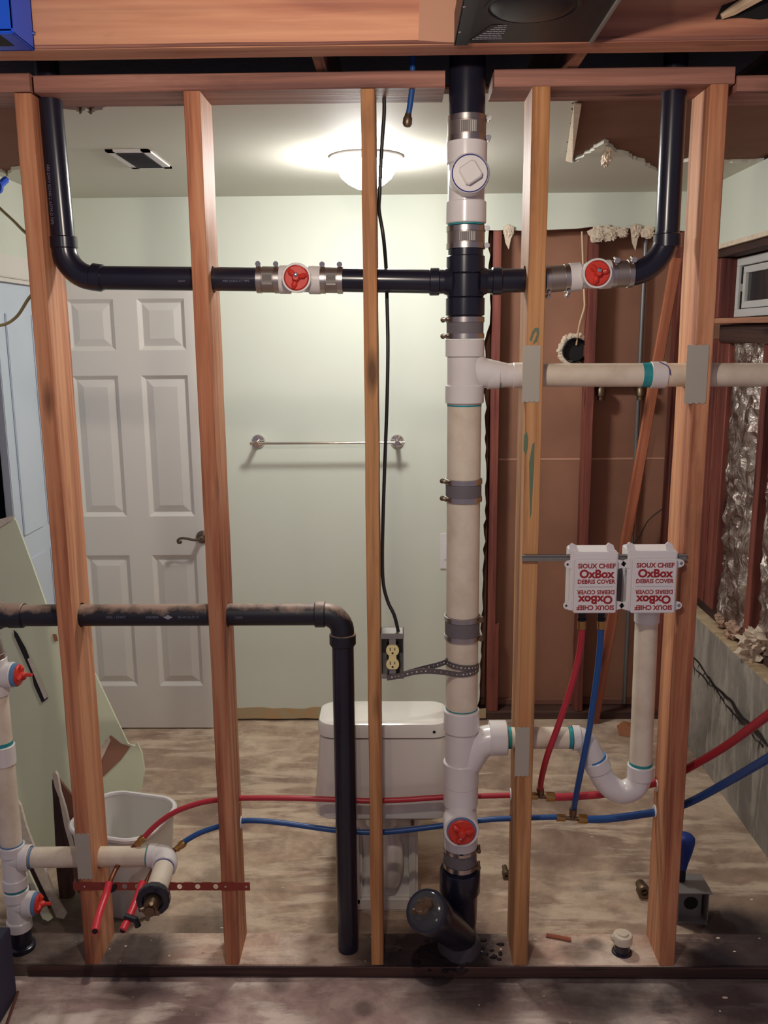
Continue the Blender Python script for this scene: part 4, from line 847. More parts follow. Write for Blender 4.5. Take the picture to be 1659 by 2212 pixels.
for par, px in ((br, 240), (br, 318)):
    c = P(px, 1912, y=-.006); obj('pipe_clip', MB().lathe(V(c.x, -.003, z0), V(c.x, -1, z0), [(0, .016), (.006, .016), (.008, .011)], 8), 'blackmetal', par, smooth=0)
# white grommets where the tubes pass the studs
for i, (px, py, lab) in enumerate(((519, 1776, 'white pipe grommet on the second stud around the blue tube'), (1094, 1716, 'white pipe grommet on the stud right of the stack around the red tube'), (1408, 1696, 'white pipe grommet on the rightmost stud around the red tube'), (1407, 1752, 'white pipe grommet on the rightmost stud around the blue tube'))):
    c = P(px, py, y=YP); sx = (-.4655, .3245, .7445, .7445)[i]; sg = 1 if i == 0 else -1
    obj('pipe_grommet', MB().lathe(V(sx, YP, c.z), V(sx+sg, YP, c.z), [(0, .0185), (.0025, .0175), (.0025, .0125)], 20), 'boxw', label=lab, cat='grommet')
# blue stub hanging from the top plate
bs = thing('blue_water_stub', P(880, 272, y=.03), 'short blue pipe stub with a brass cap hanging through the top plate', 'water pipe')
tube_on('blue_tube', [(892, 120, .02), (891, 160, .02), (890, 190, .02), (886, 225, .02), (882, 250, .02)], .0072, 'pexb', bs)
c0 = P(882, 245, y=.02); c1 = P(879, 275, y=.02); L = (c1-c0).length
obj('brass_cap', MB().lathe(c0, c1, [(0, .0075), (L*.2, .0085), (L*.35, .011), (L*.75, .0115), (L*.95, .008), (L, .004)], 18), 'dkbrass', bs)

# ------------------------------------------------------------------ laundry boxes
bar0 = P(1128, 1208, y=-.012); bar1 = P(1485, 1203, y=-.012)
mb = MB(); zb = (bar0.z+bar1.z)/2
for off, hgt in ((-.0065, .003), (.0065, .003)): mb.box((bar0.x, -.012, zb+off-hgt/2), (bar1.x, -.0005, zb+off+hgt/2), .0008)
mb.box((bar0.x, -.006, zb-.008), (bar1.x, -.0008, zb+.008), .0005)
obj('mounting_bar', mb, 'galv', label='long thin galvanised mounting bar behind the tops of the two white boxes', cat='bar')
c = P(1137, 1209, y=-.013); 
def rounded_tab(mb, cx, cz, sgn, y0, y1, L=.020, h=.013):
    pts = [V(cx, y0, cz-h), V(cx+sgn*L*.5, y0, cz-h*.8)]+[V(cx+sgn*(L*.55+.010*cos(t)), y0, cz+.010*sin(t)) for t in (-1.2, -.6, 0, .6, 1.2)]+[V(cx+sgn*L*.5, y0, cz+h*.8), V(cx, y0, cz+h)]
    mb.prism(pts, (0, y1-y0, 0))
def oxbox(pxl, pxr, pyt, pyb, lab, idx):
    a = P(pxl, pyt, y=-.034); b = P(pxr, pyb, y=-.034); x0, x1, z1, z0_ = a.x, b.x, a.z, b.z; cx_ = (x0+x1)/2; cz_ = (z0_+z1)/2
    t = thing('laundry_outlet_box', (cx_, 0, z0_), lab, 'outlet box')
    mb = MB(); mb.box((x0-.006, -.022, z0_+.002), (x1+.004, .060, z1+.018), .003); mb.box((x0-.010, -.018, z0_+.004), (x0-.004, -.014, z1+.016))
    ob = obj('box_body', mb, 'boxw', t)
    cv = obj('debris_cover', MB().box((x0, -.034, z0_), (x1, -.0215, z1), .0025), 'boxw', t)
    for sg, xx in ((-1, x0-.004), (1, x1+.002)):
        for zz in (z1-.015, z0_+.017):
            m = MB(); rounded_tab(m, xx, zz, sg, -.020, -.016); tb_ = obj('mounting_tab', m, 'boxw', t, smooth=0)
            obj('tab_hole' if not (idx and sg > 0) else 'tab_screw', MB().lathe(V(xx+sg*.013, -.0198, zz), V(xx+sg*.013, -1, zz), [(0, .003 if not (idx and sg > 0) else .005), (.0006, .003 if not (idx and sg > 0) else .004)], 10), 'dark' if not (idx and sg > 0) else 'galv', tb_)
    for xx in (x0+.002, x1-.012):
        m = MB().prism([V(xx-.012, -.012, z1+.016), V(xx+.010, -.012, z1+.016), V(xx+.004, -.012, z1+.034), V(xx-.008, -.012, z1+.040), V(xx-.014, -.012, z1+.034)], (0, .004, 0)); obj('top_ear', m, 'boxw', t, smooth=0)
    for xx in (cx_-.016, cx_+.016): obj('bar_clip', MB().box((xx-.006, -.0155, zb-.012), (xx+.006, -.0125, zb+.014), .001), 'boxw', t)
    yy = -.0343; H = z1-z0_
    def ln(s_, f, sz, flip, off=.0, sx=1.0):
        zz = z1-H*f if not flip else z0_+H*f
        M_ = Matrix.Translation(V(cx_+.001, yy, zz)) @ fr_ @ (Matrix.Rotation(pi, 4, 'Z') if flip else Matrix.Identity(4)); text(s_, sz, M_, 'print', cv, off=off, sx=sx)
    for fl in (False, True):
        ln('SIOUX CHIEF', .115, .0172, fl, .0005, .96); ln('OxBox', .265, .0300, fl, .0011, 1.0); ln('DEBRIS COVER', .405, .0152, fl, .0004, .96)
    obj('print_line', MB().box((x0+.01, yy-.0002, cz_-.0004), (x1-.01, yy+.0002, cz_+.0004)), 'greyprint', cv)
    return t, x0, x1, z0_, z1
bx1 = oxbox(1243, 1330, 1210, 1325, 'left white laundry supply box with red printed cover and two tubes below', 0)
bx2 = oxbox(1368, 1457, 1208, 1325, 'right white laundry drain box with red printed cover above the standpipe', 1)
for px, par in ((1257, hot), (1299, cold)):
    a = P(px, 1322, y=.03); b = P(px, 1340, y=.03); c = P(px, 1358, y=.03); L = (c-a).length; m = MB().lathe(a, c, [(0, .010), (L*.35, .010), (L*.36, .0125), (L*.5, .0125)], 16); obj('valve_nut', m, 'blackmetal', par)
    obj('crimp_ring', MB().lathe(b, c, [(0, .0115), ((c-b).length, .0115)], 18), 'brass', par)
g = (bx1[2]+bx2[1])/2; obj('grey_backing_block', MB().box((g-.028, .045, bx1[3]+.006), (g+.028, .075, bx1[3]+.10), .001), 'rubber', label='flat grey plate set between the two white boxes', cat='plate')

# ------------------------------------------------------------------ receptacle, cable, strap
xs0 = -.0475; rb = thing('receptacle_box', (xs0+.03, 0, P(850, 1465, y=0).z), 'open metal electrical box with ivory duplex receptacle on the centre stud', 'outlet')
zt_, zb_ = P(850, 1369, y=0).z, P(850, 1466, y=0).z; x0, x1 = xs0, P(872, 1400, y=0).x
m = MB(); m.box((x0, 0, zb_), (x0+.002, .055, zt_)); m.box((x1-.002, 0, zb_), (x1, .055, zt_)); m.box((x0, 0, zt_-.002), (x1, .055, zt_)); m.box((x0, 0, zb_), (x1, .055, zb_+.002)); m.box((x0, .053, zb_), (x1, .055, zt_))
m.box((x0, -.001, zt_-.014), (x1+.001, .002, zt_)); m.box((x0, -.001, zb_), (x0+.016, .002, zb_+.014)); m.box((x1-.016, -.001, zb_), (x1, .002, zb_+.014))
obj('steel_box', m, 'galv', rb); cx_ = (x0+x1)/2+.001; cz_ = (zt_+zb_)/2-.001
obj('device_strap', MB().box((cx_-.009, -.001, cz_-.050), (cx_+.009, .003, cz_+.050), .001), 'galv', rb)
obj('device_body', MB().box((cx_-.016, .003, cz_-.033), (cx_+.016, .030, cz_+.033), .002), 'dark', rb)
for sg in (1, -1):
    cz2 = cz_+sg*.0195; pts = [V(cx_+.0172*cos(t), -.0, cz2+max(-.0140, min(.0140, .0172*sin(t)))) for t in [2*pi*k/28 for k in range(28)]]
    f = obj('outlet_face', MB().prism(pts, (0, -.006, 0)), 'ivory', rb)
    m = MB().box((cx_-.0075, -.0063, cz2-.001), (cx_-.0052, -.0059, cz2+.008)); m.box((cx_+.0048, -.0063, cz2), (cx_+.0070, -.0059, cz2+.007)); m.lathe(V(cx_, -.0059, cz2-.0075), V(cx_, -1, cz2-.0075), [(0, .0028), (.0004, .0028)], 12); obj('outlet_slots', m, 'dark', f)
obj('face_bridge', MB().box((cx_-.010, -.005, cz_-.006), (cx_+.010, 0, cz_+.006)).lathe(V(cx_, -.005, cz_), V(cx_, -1, cz_), [(0, .002), (.0006, .002)], 8), 'ivory', rb)
obj('black_cable', MB().tube(spline([P(829, 195, y=.10), P(830, 240, y=.10), P(826, 300, y=.10), P(823, 350, y=.10), P(820, 420, y=.10), P(819, 455, y=.09), P(828, 510, y=.08), P(834, 580, y=.11), P(836, 650, y=.11), P(838, 750, y=.08), P(836, 870, y=.07), P(832, 980, y=.07), P(828, 1100, y=.06), P(826, 1200, y=.05), P(828, 1260, y=.04), P(838, 1300, y=.03), P(852, 1330, y=.02), P(862, 1372, y=.02)], 6), .0048, 10), 'cable', label='black cable hanging from the ceiling down to the receptacle box', cat='cable')
# perforated strap looped round the stack
def ribbon(path, h, t=.0012, tilt=None):
    m = MB(); vs = []; fs = []; n = len(path)
    for i, p in enumerate(path):
        d = (path[min(i+1, n-1)]-path[max(i-1, 0)]).normalized(); up = V(0, 0, 1); nrm = d.cross(up).normalized()
        for q in (p+up*h/2, p-up*h/2, p-up*h/2+nrm*t, p+up*h/2+nrm*t): vs.append(q)
    for i in range(n-1):
        for k in range(4): fs.append((4*i+k, 4*i+(k+1) % 4, 4*i+4+(k+1) % 4, 4*i+4+k))
    fs += [(3, 2, 1, 0), (4*n-4, 4*n-3, 4*n-2, 4*n-1)]; return m.add(vs, fs)
zs = Z(1442); hs_ = thing('pipe_strap', (SX-.1, .05, zs-.02), 'grey perforated steel strap looped around the stack and tied to the centre stud', 'strap')
a1 = P(836, 1464, y=-.004); k1 = P(905, 1449, y=.0)
rs_ = R3+.0016
loop = [V(SX+rs_*cos(t), RY+rs_*sin(t), zs+.006-.010*sin(t/2+.4)) for t in [radians(205+q*155/14) for q in range(15)]]
path1 = spline([a1, P(862, 1460, y=-.003), P(900, 1451, y=.0), P(940, 1450, y=.012)]+[V(SX+rs_*cos(t), RY+rs_*sin(t), Z(1450)+(Z(1446)-Z(1450))*(i/9)) for i, t in enumerate([radians(250+q*12) for q in range(10)])], 4)
path2 = spline([P(870, 1457, y=.006), P(905, 1446, y=.010), P(945, 1436, y=.03), P(966, 1428, y=.05)]+[V(SX+(rs_+.001)*cos(t), RY+(rs_+.001)*sin(t), Z(1430)+(Z(1441)-Z(1430))*(i/13)) for i, t in enumerate([radians(192+q*13) for q in range(14)])], 4)
sA = obj('strap_front', ribbon(path1, .0155), 'greystrap', hs_, smooth=50); sB = obj('strap_back', ribbon(path2, .0155), 'greystrap', hs_, smooth=50)
for pth, par, s0 in ((path1, sA, 3), (path2, sB, 2)):
    m = MB(); acc = 0; k = 0
    for i in range(1, len(pth)):
        acc += (pth[i]-pth[i-1]).length
        if acc > .0085:
            acc = 0; k += 1; d = (pth[i]-pth[i-1]).normalized(); nrm = V(0, 0, 1).cross(d).normalized(); nrm = nrm if nrm.y < 0 else -nrm
            if i > len(pth)-3: continue
            m.lathe(pth[i]+nrm*.0003, pth[i]+nrm, [(0, .0026 if k % 2 else .0018), (.0009, .0024 if k % 2 else .0016)], 10)
    obj('strap_hole_row', m, 'pvc', par)

# ------------------------------------------------------------------ door, towel bar, vents, lamp
DY = 1.66
dr = thing('door_1', (-1.17, DY, .005), None, None); dr['kind'] = 'structure'
xs_ = [-1.478, -1.432, -1.226, -1.124, -.918, -.872]; zs_ = [.006, .216, .85, 1.03, 1.662, 1.770, 1.99, 2.055]
m = MB(); T = .035
for a, b in ((0, 1), (2, 3), (4, 5)): m.box((xs_[a], DY, zs_[0]), (xs_[b], DY+T, zs_[-1]))
for a, b in ((0, 1), (2, 3), (4, 5), (6, 7)):
    for c, d in ((1, 2), (3, 4)): m.box((xs_[c], DY, zs_[a]), (xs_[d], DY+T, zs_[b]))
obj('door_leaf', m, 'door', dr, smooth=0)
for c, d in ((1, 2), (3, 4)):
    for a, b in ((1, 2), (3, 4), (5, 6)):
        rings = []
        for ins, dep in ((0, .0), (.003, .002), (.016, .013), (.019, .014), (.050, .004), (.052, .004)):
            x0, x1, z0, z1 = xs_[c]+ins, xs_[d]-ins, zs_[a]+ins, zs_[b]-ins; rings.append([V(x0, DY+dep, z0), V(x1, DY+dep, z0), V(x1, DY+dep, z1), V(x0, DY+dep, z1)])
        m = MB().loft(rings, False); m.add(rings[-1], [(0, 1, 2, 3)]); m.add([q+V(0, .02, 0) for q in rings[0]], [(0, 1, 2, 3)]); obj('door_panel', m, 'door', dr, smooth=0)
c = P(438, 1160, y=DY); hl = obj('door_handle', MB().lathe((c.x, DY, c.z), (c.x, -1, c.z), [(0, .030), (.004, .030), (.010, .024), (.012, .012), (.045, .011), (.048, .009)], 24), 'bronze', dr)
hp_ = spline([V(c.x, DY-.045, c.z), V(c.x-.03, DY-.050, c.z-.002), V(c.x-.06, DY-.05, c.z+.004), V(c.x-.085, DY-.05, c.z+.006), V(c.x-.101, DY-.05, c.z-.002), V(c.x-.100, DY-.05, c.z-.014), V(c.x-.090, DY-.05, c.z-.014), V(c.x-.089, DY-.05, c.z-.006)], 5)
obj('lever', MB().tube(hp_, .0058, 10), 'bronze', hl)
tbx = thing('towel_bar', (-.31, YB, 1.36), 'chrome towel bar mounted on the pale green back wall', 'towel bar')
xa, xb = P(540, 957, y=1.668).x, P(875, 957, y=1.668).x; zbar = P(700, 957, y=1.668).z
obj('bar', MB().tube([V(xa, 1.668, zbar), V(xb, 1.668, zbar)], .0062, 14), 'chrome', tbx)
for px in (558, 858):
    c = P(px, 953, y=1.745); obj('post', MB().lathe((c.x, YB, c.z), (c.x, -1, c.z), [(0, .032), (.004, .032), (.010, .028), (.012, .011), (.07, .0105), (.080, .012), (.090, .012), (.092, .010)], 24), 'chrome', tbx)
vx = -.87; vy = .92; vt = thing('ceiling_vent', (vx, vy, ZC-.012), 'white rectangular ceiling vent with grey grille', 'vent')
m = MB(); hx_, hy_ = .070, .155
for lo_, hi_ in (((vx-hx_, vy-hy_), (vx+hx_, vy-hy_+.03)), ((vx-hx_, vy+hy_-.03), (vx+hx_, vy+hy_)), ((vx-hx_, vy-hy_), (vx-hx_+.025, vy+hy_)), ((vx+hx_-.025, vy-hy_), (vx+hx_, vy+hy_))): m.box((lo_[0], lo_[1], ZC-.006), (hi_[0], hi_[1], ZC))
obj('vent_frame', m, 'boxw', vt); obj('vent_backing', MB().box((vx-hx_+.02, vy-hy_+.02, ZC-.003), (vx+hx_-.02, vy+hy_-.02, ZC-.001)), 'galv', vt)
for k in range(20):
    yy = vy-hy_+.034+k*.0127; obj('vent_slat', MB().prism([V(vx-hx_+.024, yy, ZC-.009), V(vx-hx_+.024, yy+.0018, ZC-.009), V(vx-hx_+.024, yy+.008, ZC-.003), V(vx-hx_+.024, yy+.0062, ZC-.003)], (2*hx_-.048, 0, 0)), 'grate', vt, smooth=0)
lx, ly = -.100, .93; cl = thing('ceiling_light', (lx, ly, ZC-.11), 'round flush ceiling light with glowing frosted bowl behind the centre stud', 'ceiling light')
obj('light_pan', MB().lathe((lx, ly, ZC), (lx, ly, 0), [(0, .124), (.006, .126), (.012, .120), (.020, .112), (.024, .108), (.024, .09)], 48), 'boxw', cl)
obj('glass_bowl', MB().lathe((lx, ly, ZC-.024), (lx, ly, 0), [(0, .104), (.02, .100), (.045, .086), (.065, .062), (.080, .032), (.085, .001)], 40), 'bowl', cl)
obj('bowl_finial', MB().lathe((lx, ly, ZC-.107), (lx, ly, 0), [(0, .008), (.004, .009), (.012, .004)], 16), 'chrome', cl)
c = P(956, 1190, y=YB); sw = thing('light_switch', (c.x+.02, YB, c.z-.06), 'white wall switch plate mostly hidden behind the stack', 'switch')
a = P(951, 1152, y=YB); b = P(1004, 1228, y=YB); obj('switch_plate', MB().box((a.x, YB-.006, b.z), (a.x+.115, YB, a.z), .002), 'boxw', sw); 
for o_ in (.03, .08): obj('switch_paddle', MB().box((a.x+o_-.012, YB-.010, b.z+.045), (a.x+o_+.012, YB-.005, a.z-.045), .002), 'boxw', sw)

# ------------------------------------------------------------------ toilet
def rrect(cx, cy, hx, hy, r, z, n=6):
    out = []
    for sx, sy, a0_ in ((1, 1, 0), (-1, 1, pi/2), (-1, -1, pi), (1, -1, 3*pi/2)):
        for k in range(n+1): t = a0_+pi/2*k/n; out.append(V(cx+sx*(hx-r)+r*cos(t), cy+sy*(hy-r)+r*sin(t), z))
    return out
tc, ty = -.045, .235
tt = thing('toilet', (tc, ty+.1, 0), 'white porcelain toilet seen from behind, standing on the bathroom floor', 'toilet')
obj('tank', MB().loft([rrect(tc, ty, .178, .068, .05, .398), rrect(tc, ty, .205, .080, .05, .410), rrect(tc, ty, .209, .083, .05, .45), rrect(tc, ty, .190, .083, .045, .665)]), 'porcelain', tt)
obj('tank_lid', MB().loft([rrect(tc, ty, .188, .084, .045, .668), rrect(tc, ty, .194, .090, .05, .672), rrect(tc, ty, .194, .090, .05, .700), rrect(tc, ty, .190, .086, .05, .711), rrect(tc, ty, .178, .074, .045, .716)]), 'porcelain', tt)
c = P(938, 1582, y=ty-.092); obj('lid_hole', MB().lathe((c.x, ty-.0895, c.z), (c.x, -1, c.z), [(0, .0045), (.001, .0045)], 14), 'dark', tt)
obj('tank_spout', MB().tube([V(tc-.01, ty+.02, .41), V(tc-.01, ty+.03, .34)], [.045, .05], 24), 'porcelain', tt)
pr = []
for z, hx, y0, y1, r in ((0, .106, .300, .72, .04), (.02, .106, .300, .72, .04), (.03, .098, .307, .70, .04), (.14, .088, .315, .66, .04), (.26, .10, .30, .72, .05), (.34, .15, .29, .84, .07), (.39, .18, .29, .88, .09), (.40, .175, .295, .87, .08)): pr.append(rrect(tc, (y0+y1)/2, hx, (y1-y0)/2, r, z))
obj('pedestal_bowl', MB().loft(pr), 'porcelain', tt)
m = MB().tube(spline([V(tc+.012, .32, .30), V(tc+.02, .295, .24), V(tc+.02, .290, .17), V(tc+.01, .31, .10)], 6), [.030]*6+[.036]*6+[.036]*6+[.03], 20); obj('trapway', m, 'porcelain', tt)
m = MB(); m.box((tc-.104, .296, .02), (tc-.075, .33, .30), .008); m.box((tc+.075, .296, .02), (tc+.104, .33, .30), .008); m.box((tc-.1, .296, .0), (tc+.1, .33, .05), .008); obj('pedestal_rib', m, 'porcelain', tt)
obj('tank_bolt', MB().tube([V(tc+.085, ty-.03, .36), V(tc+.085, ty-.03, .40)], .006, 10).tube([V(tc+.085, ty-.03, .382), V(tc+.085, ty-.03, .392)], .012, 10), 'dkbrass', tt)

# bucket
bx, by = -.895, .365; bk = thing('bucket', (bx, by, 0), 'empty white plastic bucket standing behind the leftmost stud', 'bucket')
def brg(h, z): return [Vector((bx, by, 0))+Matrix.Rotation(radians(-14), 3, 'Z') @ (p-Vector((bx, by, 0))) for p in rrect(bx, by, h, h*.93, h*.55, z, 9)]
m = MB().loft([brg(h, z) for z, h in ((0, .112), (.012, .120), (.27, .139), (.298, .142), (.300, .139), (.29, .136), (.02, .116), (.012, .110))], False); m.add(brg(.110, .012), [tuple(range(40))]); m.add(brg(.112, .0), [tuple(range(40))]); obj('bucket_wall', m, 'bucket', bk)
obj('bucket_rim', MB().loft([brg(h, z) for z, h in ((.290, .140), (.290, .148), (.300, .150), (.305, .146), (.304, .138), (.296, .136))], False), 'boxw', bk)

# leaning drywall
def slab(name, pix, base_y, lean, th, mat, lab, cat='drywall sheet', yaw=0.0, edge=None, holes=None):
    "sheet whose plane stands at base_y on the floor and leans back by lean metres per metre height"
    nrm = V(yaw, -1, lean).normalized(); pt = V(-1.0, base_y, 0)
    def hit(px, py):
        d = fw + RR*((px-CX)/F) - UU*((py-CY)/F); t = (pt-CC).dot(nrm)/d.dot(nrm); return CC+d*t
    poly = [hit(*q) for q in pix]
    return obj(name, MB().prism(poly, -nrm*th), mat, label=lab, cat=cat, smooth=0), hit, nrm
S1 = [(-60, 1150), (0, 1122), (26, 1116), (34, 1124), (60, 1195), (85, 1265), (105, 1322), (150, 1395), (205, 1455), (240, 1530), (276, 1606), (292, 1612), (296, 1604), (306, 1625), (312, 1665), (304, 1708), (285, 1716), (215, 1720), (180, 1790), (165, 1900), (140, 1935), (40, 1960), (-60, 1980)]
sh1, h1, n1_ = slab('drywall_sheet', S1, .60, .34, .012, 'greendry', 'large pale green torn drywall sheet leaning at the left behind the studs')
q = [h1(*p)+n1_*.002 for p in ((212, 1645), (228, 1600), (240, 1588), (262, 1606), (282, 1612), (262, 1640), (215, 1685))]; obj('torn_patch', MB().prism(q, n1_*.001), 'kraft', sh1, label='brown torn paper backing', smooth=0)
q = [h1(*p)+n1_*.004 for p in ((213, 1640), (222, 1610), (236, 1592), (240, 1600), (228, 1625), (215, 1652))]; obj('torn_curl', MB().prism(q, n1_*.004), 'paper', sh1, smooth=0)
q = [h1(*p)+n1_*.002 for p in ((30, 1360), (38, 1368), (56, 1400), (66, 1425), (104, 1508), (91, 1518), (74, 1480), (70, 1460), (50, 1415), (32, 1375))]; obj('slot_cut', MB().prism(q, n1_*.001), 'dark', sh1, label='dark slanted slot', smooth=0)
q = [h1(*p)+n1_*.003 for p in ((60, 1424), (66, 1420), (104, 1505), (97, 1511))]; obj('slot_edge', MB().prism(q, n1_*.001), 'gyps', sh1, smooth=0)
q = [h1(*p)+n1_*.002 for p in ((114, 1370), (122, 1370), (126, 1384), (118, 1386))]; obj('nail_hole', MB().prism(q, n1_*.001), 'cardb', sh1, smooth=0)
q = [h1(*p)+n1_*.002 for p in ((-30, 1140), (0, 1122), (33, 1113), (26, 1124), (0, 1140), (-30, 1158))]; obj('torn_edge', MB().prism(q, n1_*.003), 'gyps', sh1, smooth=0)
slab('drywall_offcut', [(113, 1672), (119, 1668), (124, 1680), (150, 1712), (190, 1760), (205, 1840), (195, 1930), (168, 1930), (158, 1880), (157, 1825), (148, 1790), (140, 1755), (128, 1720), (120, 1700)], .30, .22, .012, 'kraft2', 'narrow brown backed drywall offcut standing behind the leftmost stud')
slab('drywall_offcut', [(113, 1672), (119, 1667), (124, 1676), (130, 1710), (141, 1745), (150, 1785), (160, 1825), (164, 1870), (157, 1872), (150, 1825), (139, 1785), (128, 1725), (118, 1700)], .283, .22, .014, 'gyps', 'ragged white gypsum edge strip beside the narrow brown offcut')
slab('dark_sheet', [(112, 1685), (135, 1735), (155, 1830), (160, 1935), (130, 1950), (122, 1880), (118, 1790)], .36, .22, .012, 'dkwood', 'dark sheet for the shaded gap behind the leftmost stud', 'board')  # dark sheet stands for the shade between the leaning drywall pieces
slab('drywall_strip', [(36, 1728), (44, 1740), (56, 1785), (75, 1835), (98, 1880), (120, 1940), (143, 1975), (138, 1985), (122, 1982), (108, 1950), (84, 1900), (58, 1845), (44, 1790), (38, 1760)], .24, .20, .012, 'gyps', 'curved broken gypsum strip leaning beside the left white pipe')
slab('dark_sheet', [(38, 1770), (50, 1820), (78, 1890), (110, 1960), (60, 1975), (45, 1900), (36, 1830)], .27, .20, .010, 'dkwood', 'dark sheet behind the left white pipe near the lower red plug', 'board')
slab('drywall_strip', [(52, 1872), (60, 1880), (90, 1945), (112, 1985), (104, 1990), (92, 1985), (70, 1935)], .20, .18, .010, 'greendry', 'small pale drywall sliver lying next to the lower red plug')
# gray panel at the lower left
pp_ = P(36, 2150, z=0)
obj('grey_cabinet_side', MB().box((pp_.x-.16, -1.2, 0), (pp_.x, -.075, .215), .003), 'greypanel', label='blue grey painted cabinet side at the lower left edge', cat='cabinet')
a = P(36, 2145, z=.004); b = P(10, 2215, z=.004); obj('wood_scrap', MB().tube([a+V(.004, 0, .004), b+V(.006, 0, .004)], .004, 5), 'kraft2', label='thin wooden scrap lying along the foot of the blue grey panel', cat='scrap', smooth=0)

# ------------------------------------------------------------------ floor items
c = P(1347, 2066, z=.038); cp = thing('capped_pipe_stub', (c.x, c.y+.02, .038), 'short black pipe stub with a dirty white cap on the bottom plate', 'pipe'); cx_, cy_ = c.x, c.y+.02
obj('black_stub', MB().lathe((cx_, cy_, .036), (cx_, cy_, 1), [(0, .031), (.006, .028), (.008, .023), (.05, .023)], 20), 'abs', cp)
obj('white_cap', MB().lathe((cx_, cy_, .070), (cx_, cy_, 1), [(0, .026), (.002, .0285), (.022, .0285), (.026, .026), (.027, .017), (.032, .016), (.033, .001)], 24).tube([(cx_-.034, cy_, .085), (cx_-.02, cy_, .085)], .009, 8), 'pvc', cp)
a, b = P(1180, 2020, z=.042), P(1233, 2030, z=.042); board('wood_chip', a, b, .016, .006, 'orange', (0, 1, 0), label='small reddish wood chip on the bottom plate', cat='chip')
c = P(1352, 1590, z=0); obj('cardboard_scrap', MB().prism([V(c.x-.03, c.y, .001), V(c.x+.05, c.y-.02, .001), V(c.x+.06, c.y+.05, .03), V(c.x, c.y+.05, .045), V(c.x-.035, c.y+.03, .03)], (0, .004, .006)), 'cardb', label='crumpled brown cardboard scrap on the floor by the back wall', cat='scrap', smooth=0)
eb = P(1500, 1998, z=0); ex0, ex1 = P(1462, 1998, z=0).x, P(1528, 1998, z=0).x; ey = eb.y
jb = thing('floor_box', ((ex0+ex1)/2, ey+.04, 0), 'grey metal floor box with a round hole, right of the rightmost stud', 'electrical box')
zt2 = P(1500, 1930, y=ey).z
m = MB(); m.box((ex0, ey, .01), (ex0+.003, ey+.07, zt2)); m.box((ex1-.003, ey, .01), (ex1, ey+.07, zt2)); m.box((ex0, ey, .0), (ex1, ey+.07, .012)); m.box((ex0, ey+.067, .0), (ex1, ey+.07, zt2)); obj('box_walls', m, 'galv', jb)
m = MB(); m.box((ex0+.012, ey+.028, .012), (ex1-.012, ey+.032, zt2)); obj('face_bracket', m, 'galv', jb); cc = V((ex0+ex1)/2+.002, ey+.0275, zt2*.52); obj('round_hole', MB().lathe(cc, cc+V(0, -1, 0), [(0, .022), (.0006, .022)], 24), 'dark', jb)
obj('lid_plate', MB().box((ex0-.006, ey-.006, zt2), (ex1+.008, ey+.10, zt2+.004), .001), 'galv', jb)
f0 = V(ex0+.028, ey+.06, zt2+.004); tp_ = V(ex0+.034, ey+.07, P(1490, 1802, y=ey+.07).z); L = (tp_-f0).length
bb_ = thing('blue_hose_boot', f0, 'blue tapered rubber boot standing on the grey floor box beside the stud', 'hose')
obj('boot_neck', MB().lathe(f0, tp_, [(0, .0105), (L*.22, .0105), (L*.23, .009), (L*.3, .009)], 18), 'blackmetal', bb_)
obj('boot_body', MB().lathe(f0+(tp_-f0)*.25, tp_, [(0, .0115), (L*.15, .016), (L*.4, .026), (L*.58, .031), (L*.68, .030), (L*.74, .022), (L*.76, .008)], 24), plain('dull_blue_rubber', (26, 58, 140), .5, var=.4), bb_)
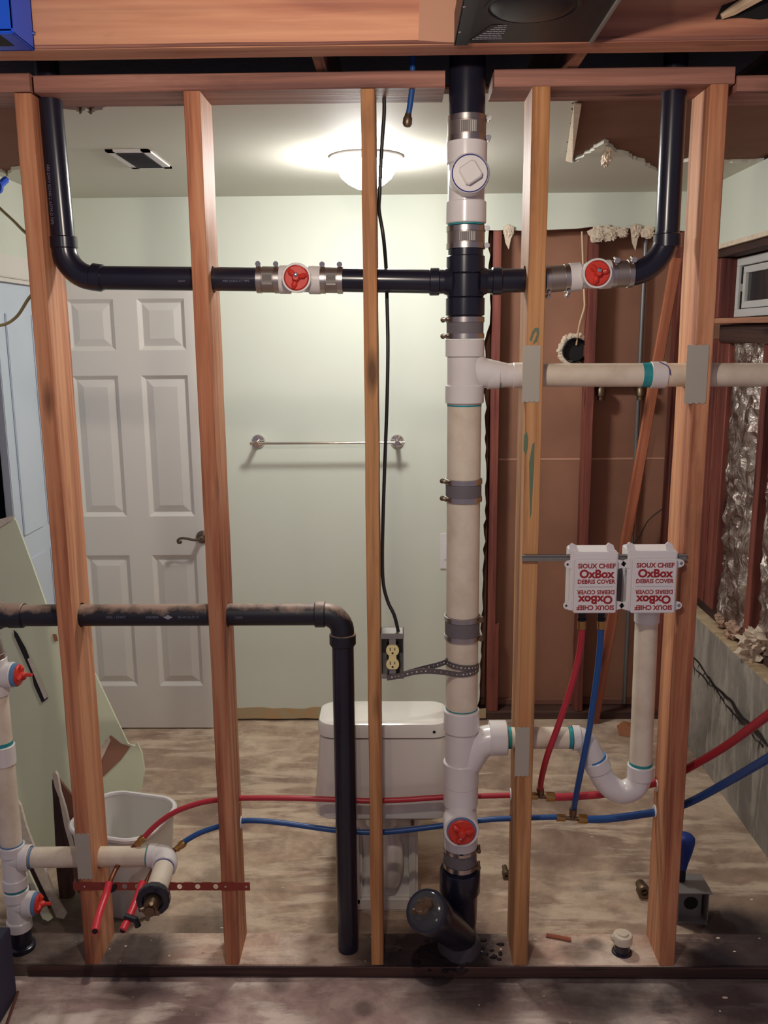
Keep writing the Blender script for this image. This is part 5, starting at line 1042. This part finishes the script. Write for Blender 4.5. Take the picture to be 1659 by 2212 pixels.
obj('grey_cable', MB().tube(spline([f0+V(-.016, 0, .0), f0+V(-.018, 0, .03), f0+V(-.026, 0, .07), f0+V(-.036, 0, .12)]), .0055, 8), 'ywire', label='grey cable curving beside the blue boot', cat='cable')
for i, (px, py, y, r, lab) in enumerate(((1092, 1884, .30, .012, 'small round metal pipe end peeking out left of the stud by the stack'), (1388, 1921, .30, .020, 'rusty round pipe end peeking out left of the rightmost stud'))):
    c = P(px, py, z=r*1.15); obj('pipe_end', MB().lathe(c, c+V(0, -1, .15), [(0, r*1.1), (.02, r*1.1), (.024, r*.95), (.024, r*.6), (.010, r*.55)], 20, False).lathe(c+V(0, .03, 0), c+V(0, -1, .15), [(0, r*.8), (.03, r*.8)], 16), 'dkbrass', label=lab, cat='pipe')
m = MB(); rnd = random.Random(11)
for k in range(90):
    x = rnd.uniform(-1.0, 1.2); y = rnd.choice([rnd.uniform(-.3, -.02), rnd.uniform(.01, .13), rnd.uniform(.15, .8)]); z = .038 if 0 < y < .14 else (-.003 if y < 0 else 0)
    s_ = rnd.uniform(.0012, .0042); m.add(*blob((x, y, z+s_*.3), (s_*rnd.uniform(.8, 2.2), s_, s_*.5), .5, k, 1))
obj('floor_debris', m, 'paper', label='scattered pale crumbs of plaster over the floor and bottom plate', cat='debris', kind='stuff')

GR = {'framing_stud': 'framing studs of the open wall', 'wall_stud': 'old studs of the back and right walls', 'ceiling_joist': 'ceiling joists above the top plate', 'top_plate': 'top plate boards', 'torn_paper': 'torn drywall paper scraps', 'nail_plate': 'steel nail plates', 'pipe_grommet': 'white pipe grommets', 'black_vent_pipe': 'upper black vent pipes', 'laundry_outlet_box': 'white laundry boxes', 'loose_cable': 'loose yellow cables at the left', 'pipe_stub': 'pipe stubs on the back wall', 'pipe_end': 'pipe ends in the floor', 'insulation_tuft': 'insulation tufts on the ledge', 'foil_insulation': 'foil insulation bays', 'tar_streak': 'tar streaks on the concrete', 'drywall_offcut': 'drywall offcuts leaning at the left', 'drywall_strip': 'gypsum strips leaning at the left', 'dark_sheet': 'dark sheets leaning at the left'}
for o in bpy.data.objects:
    if o.parent is None and o.get('category'):
        g_ = GR.get(o.name.split('.')[0])
        if g_: o['group'] = g_
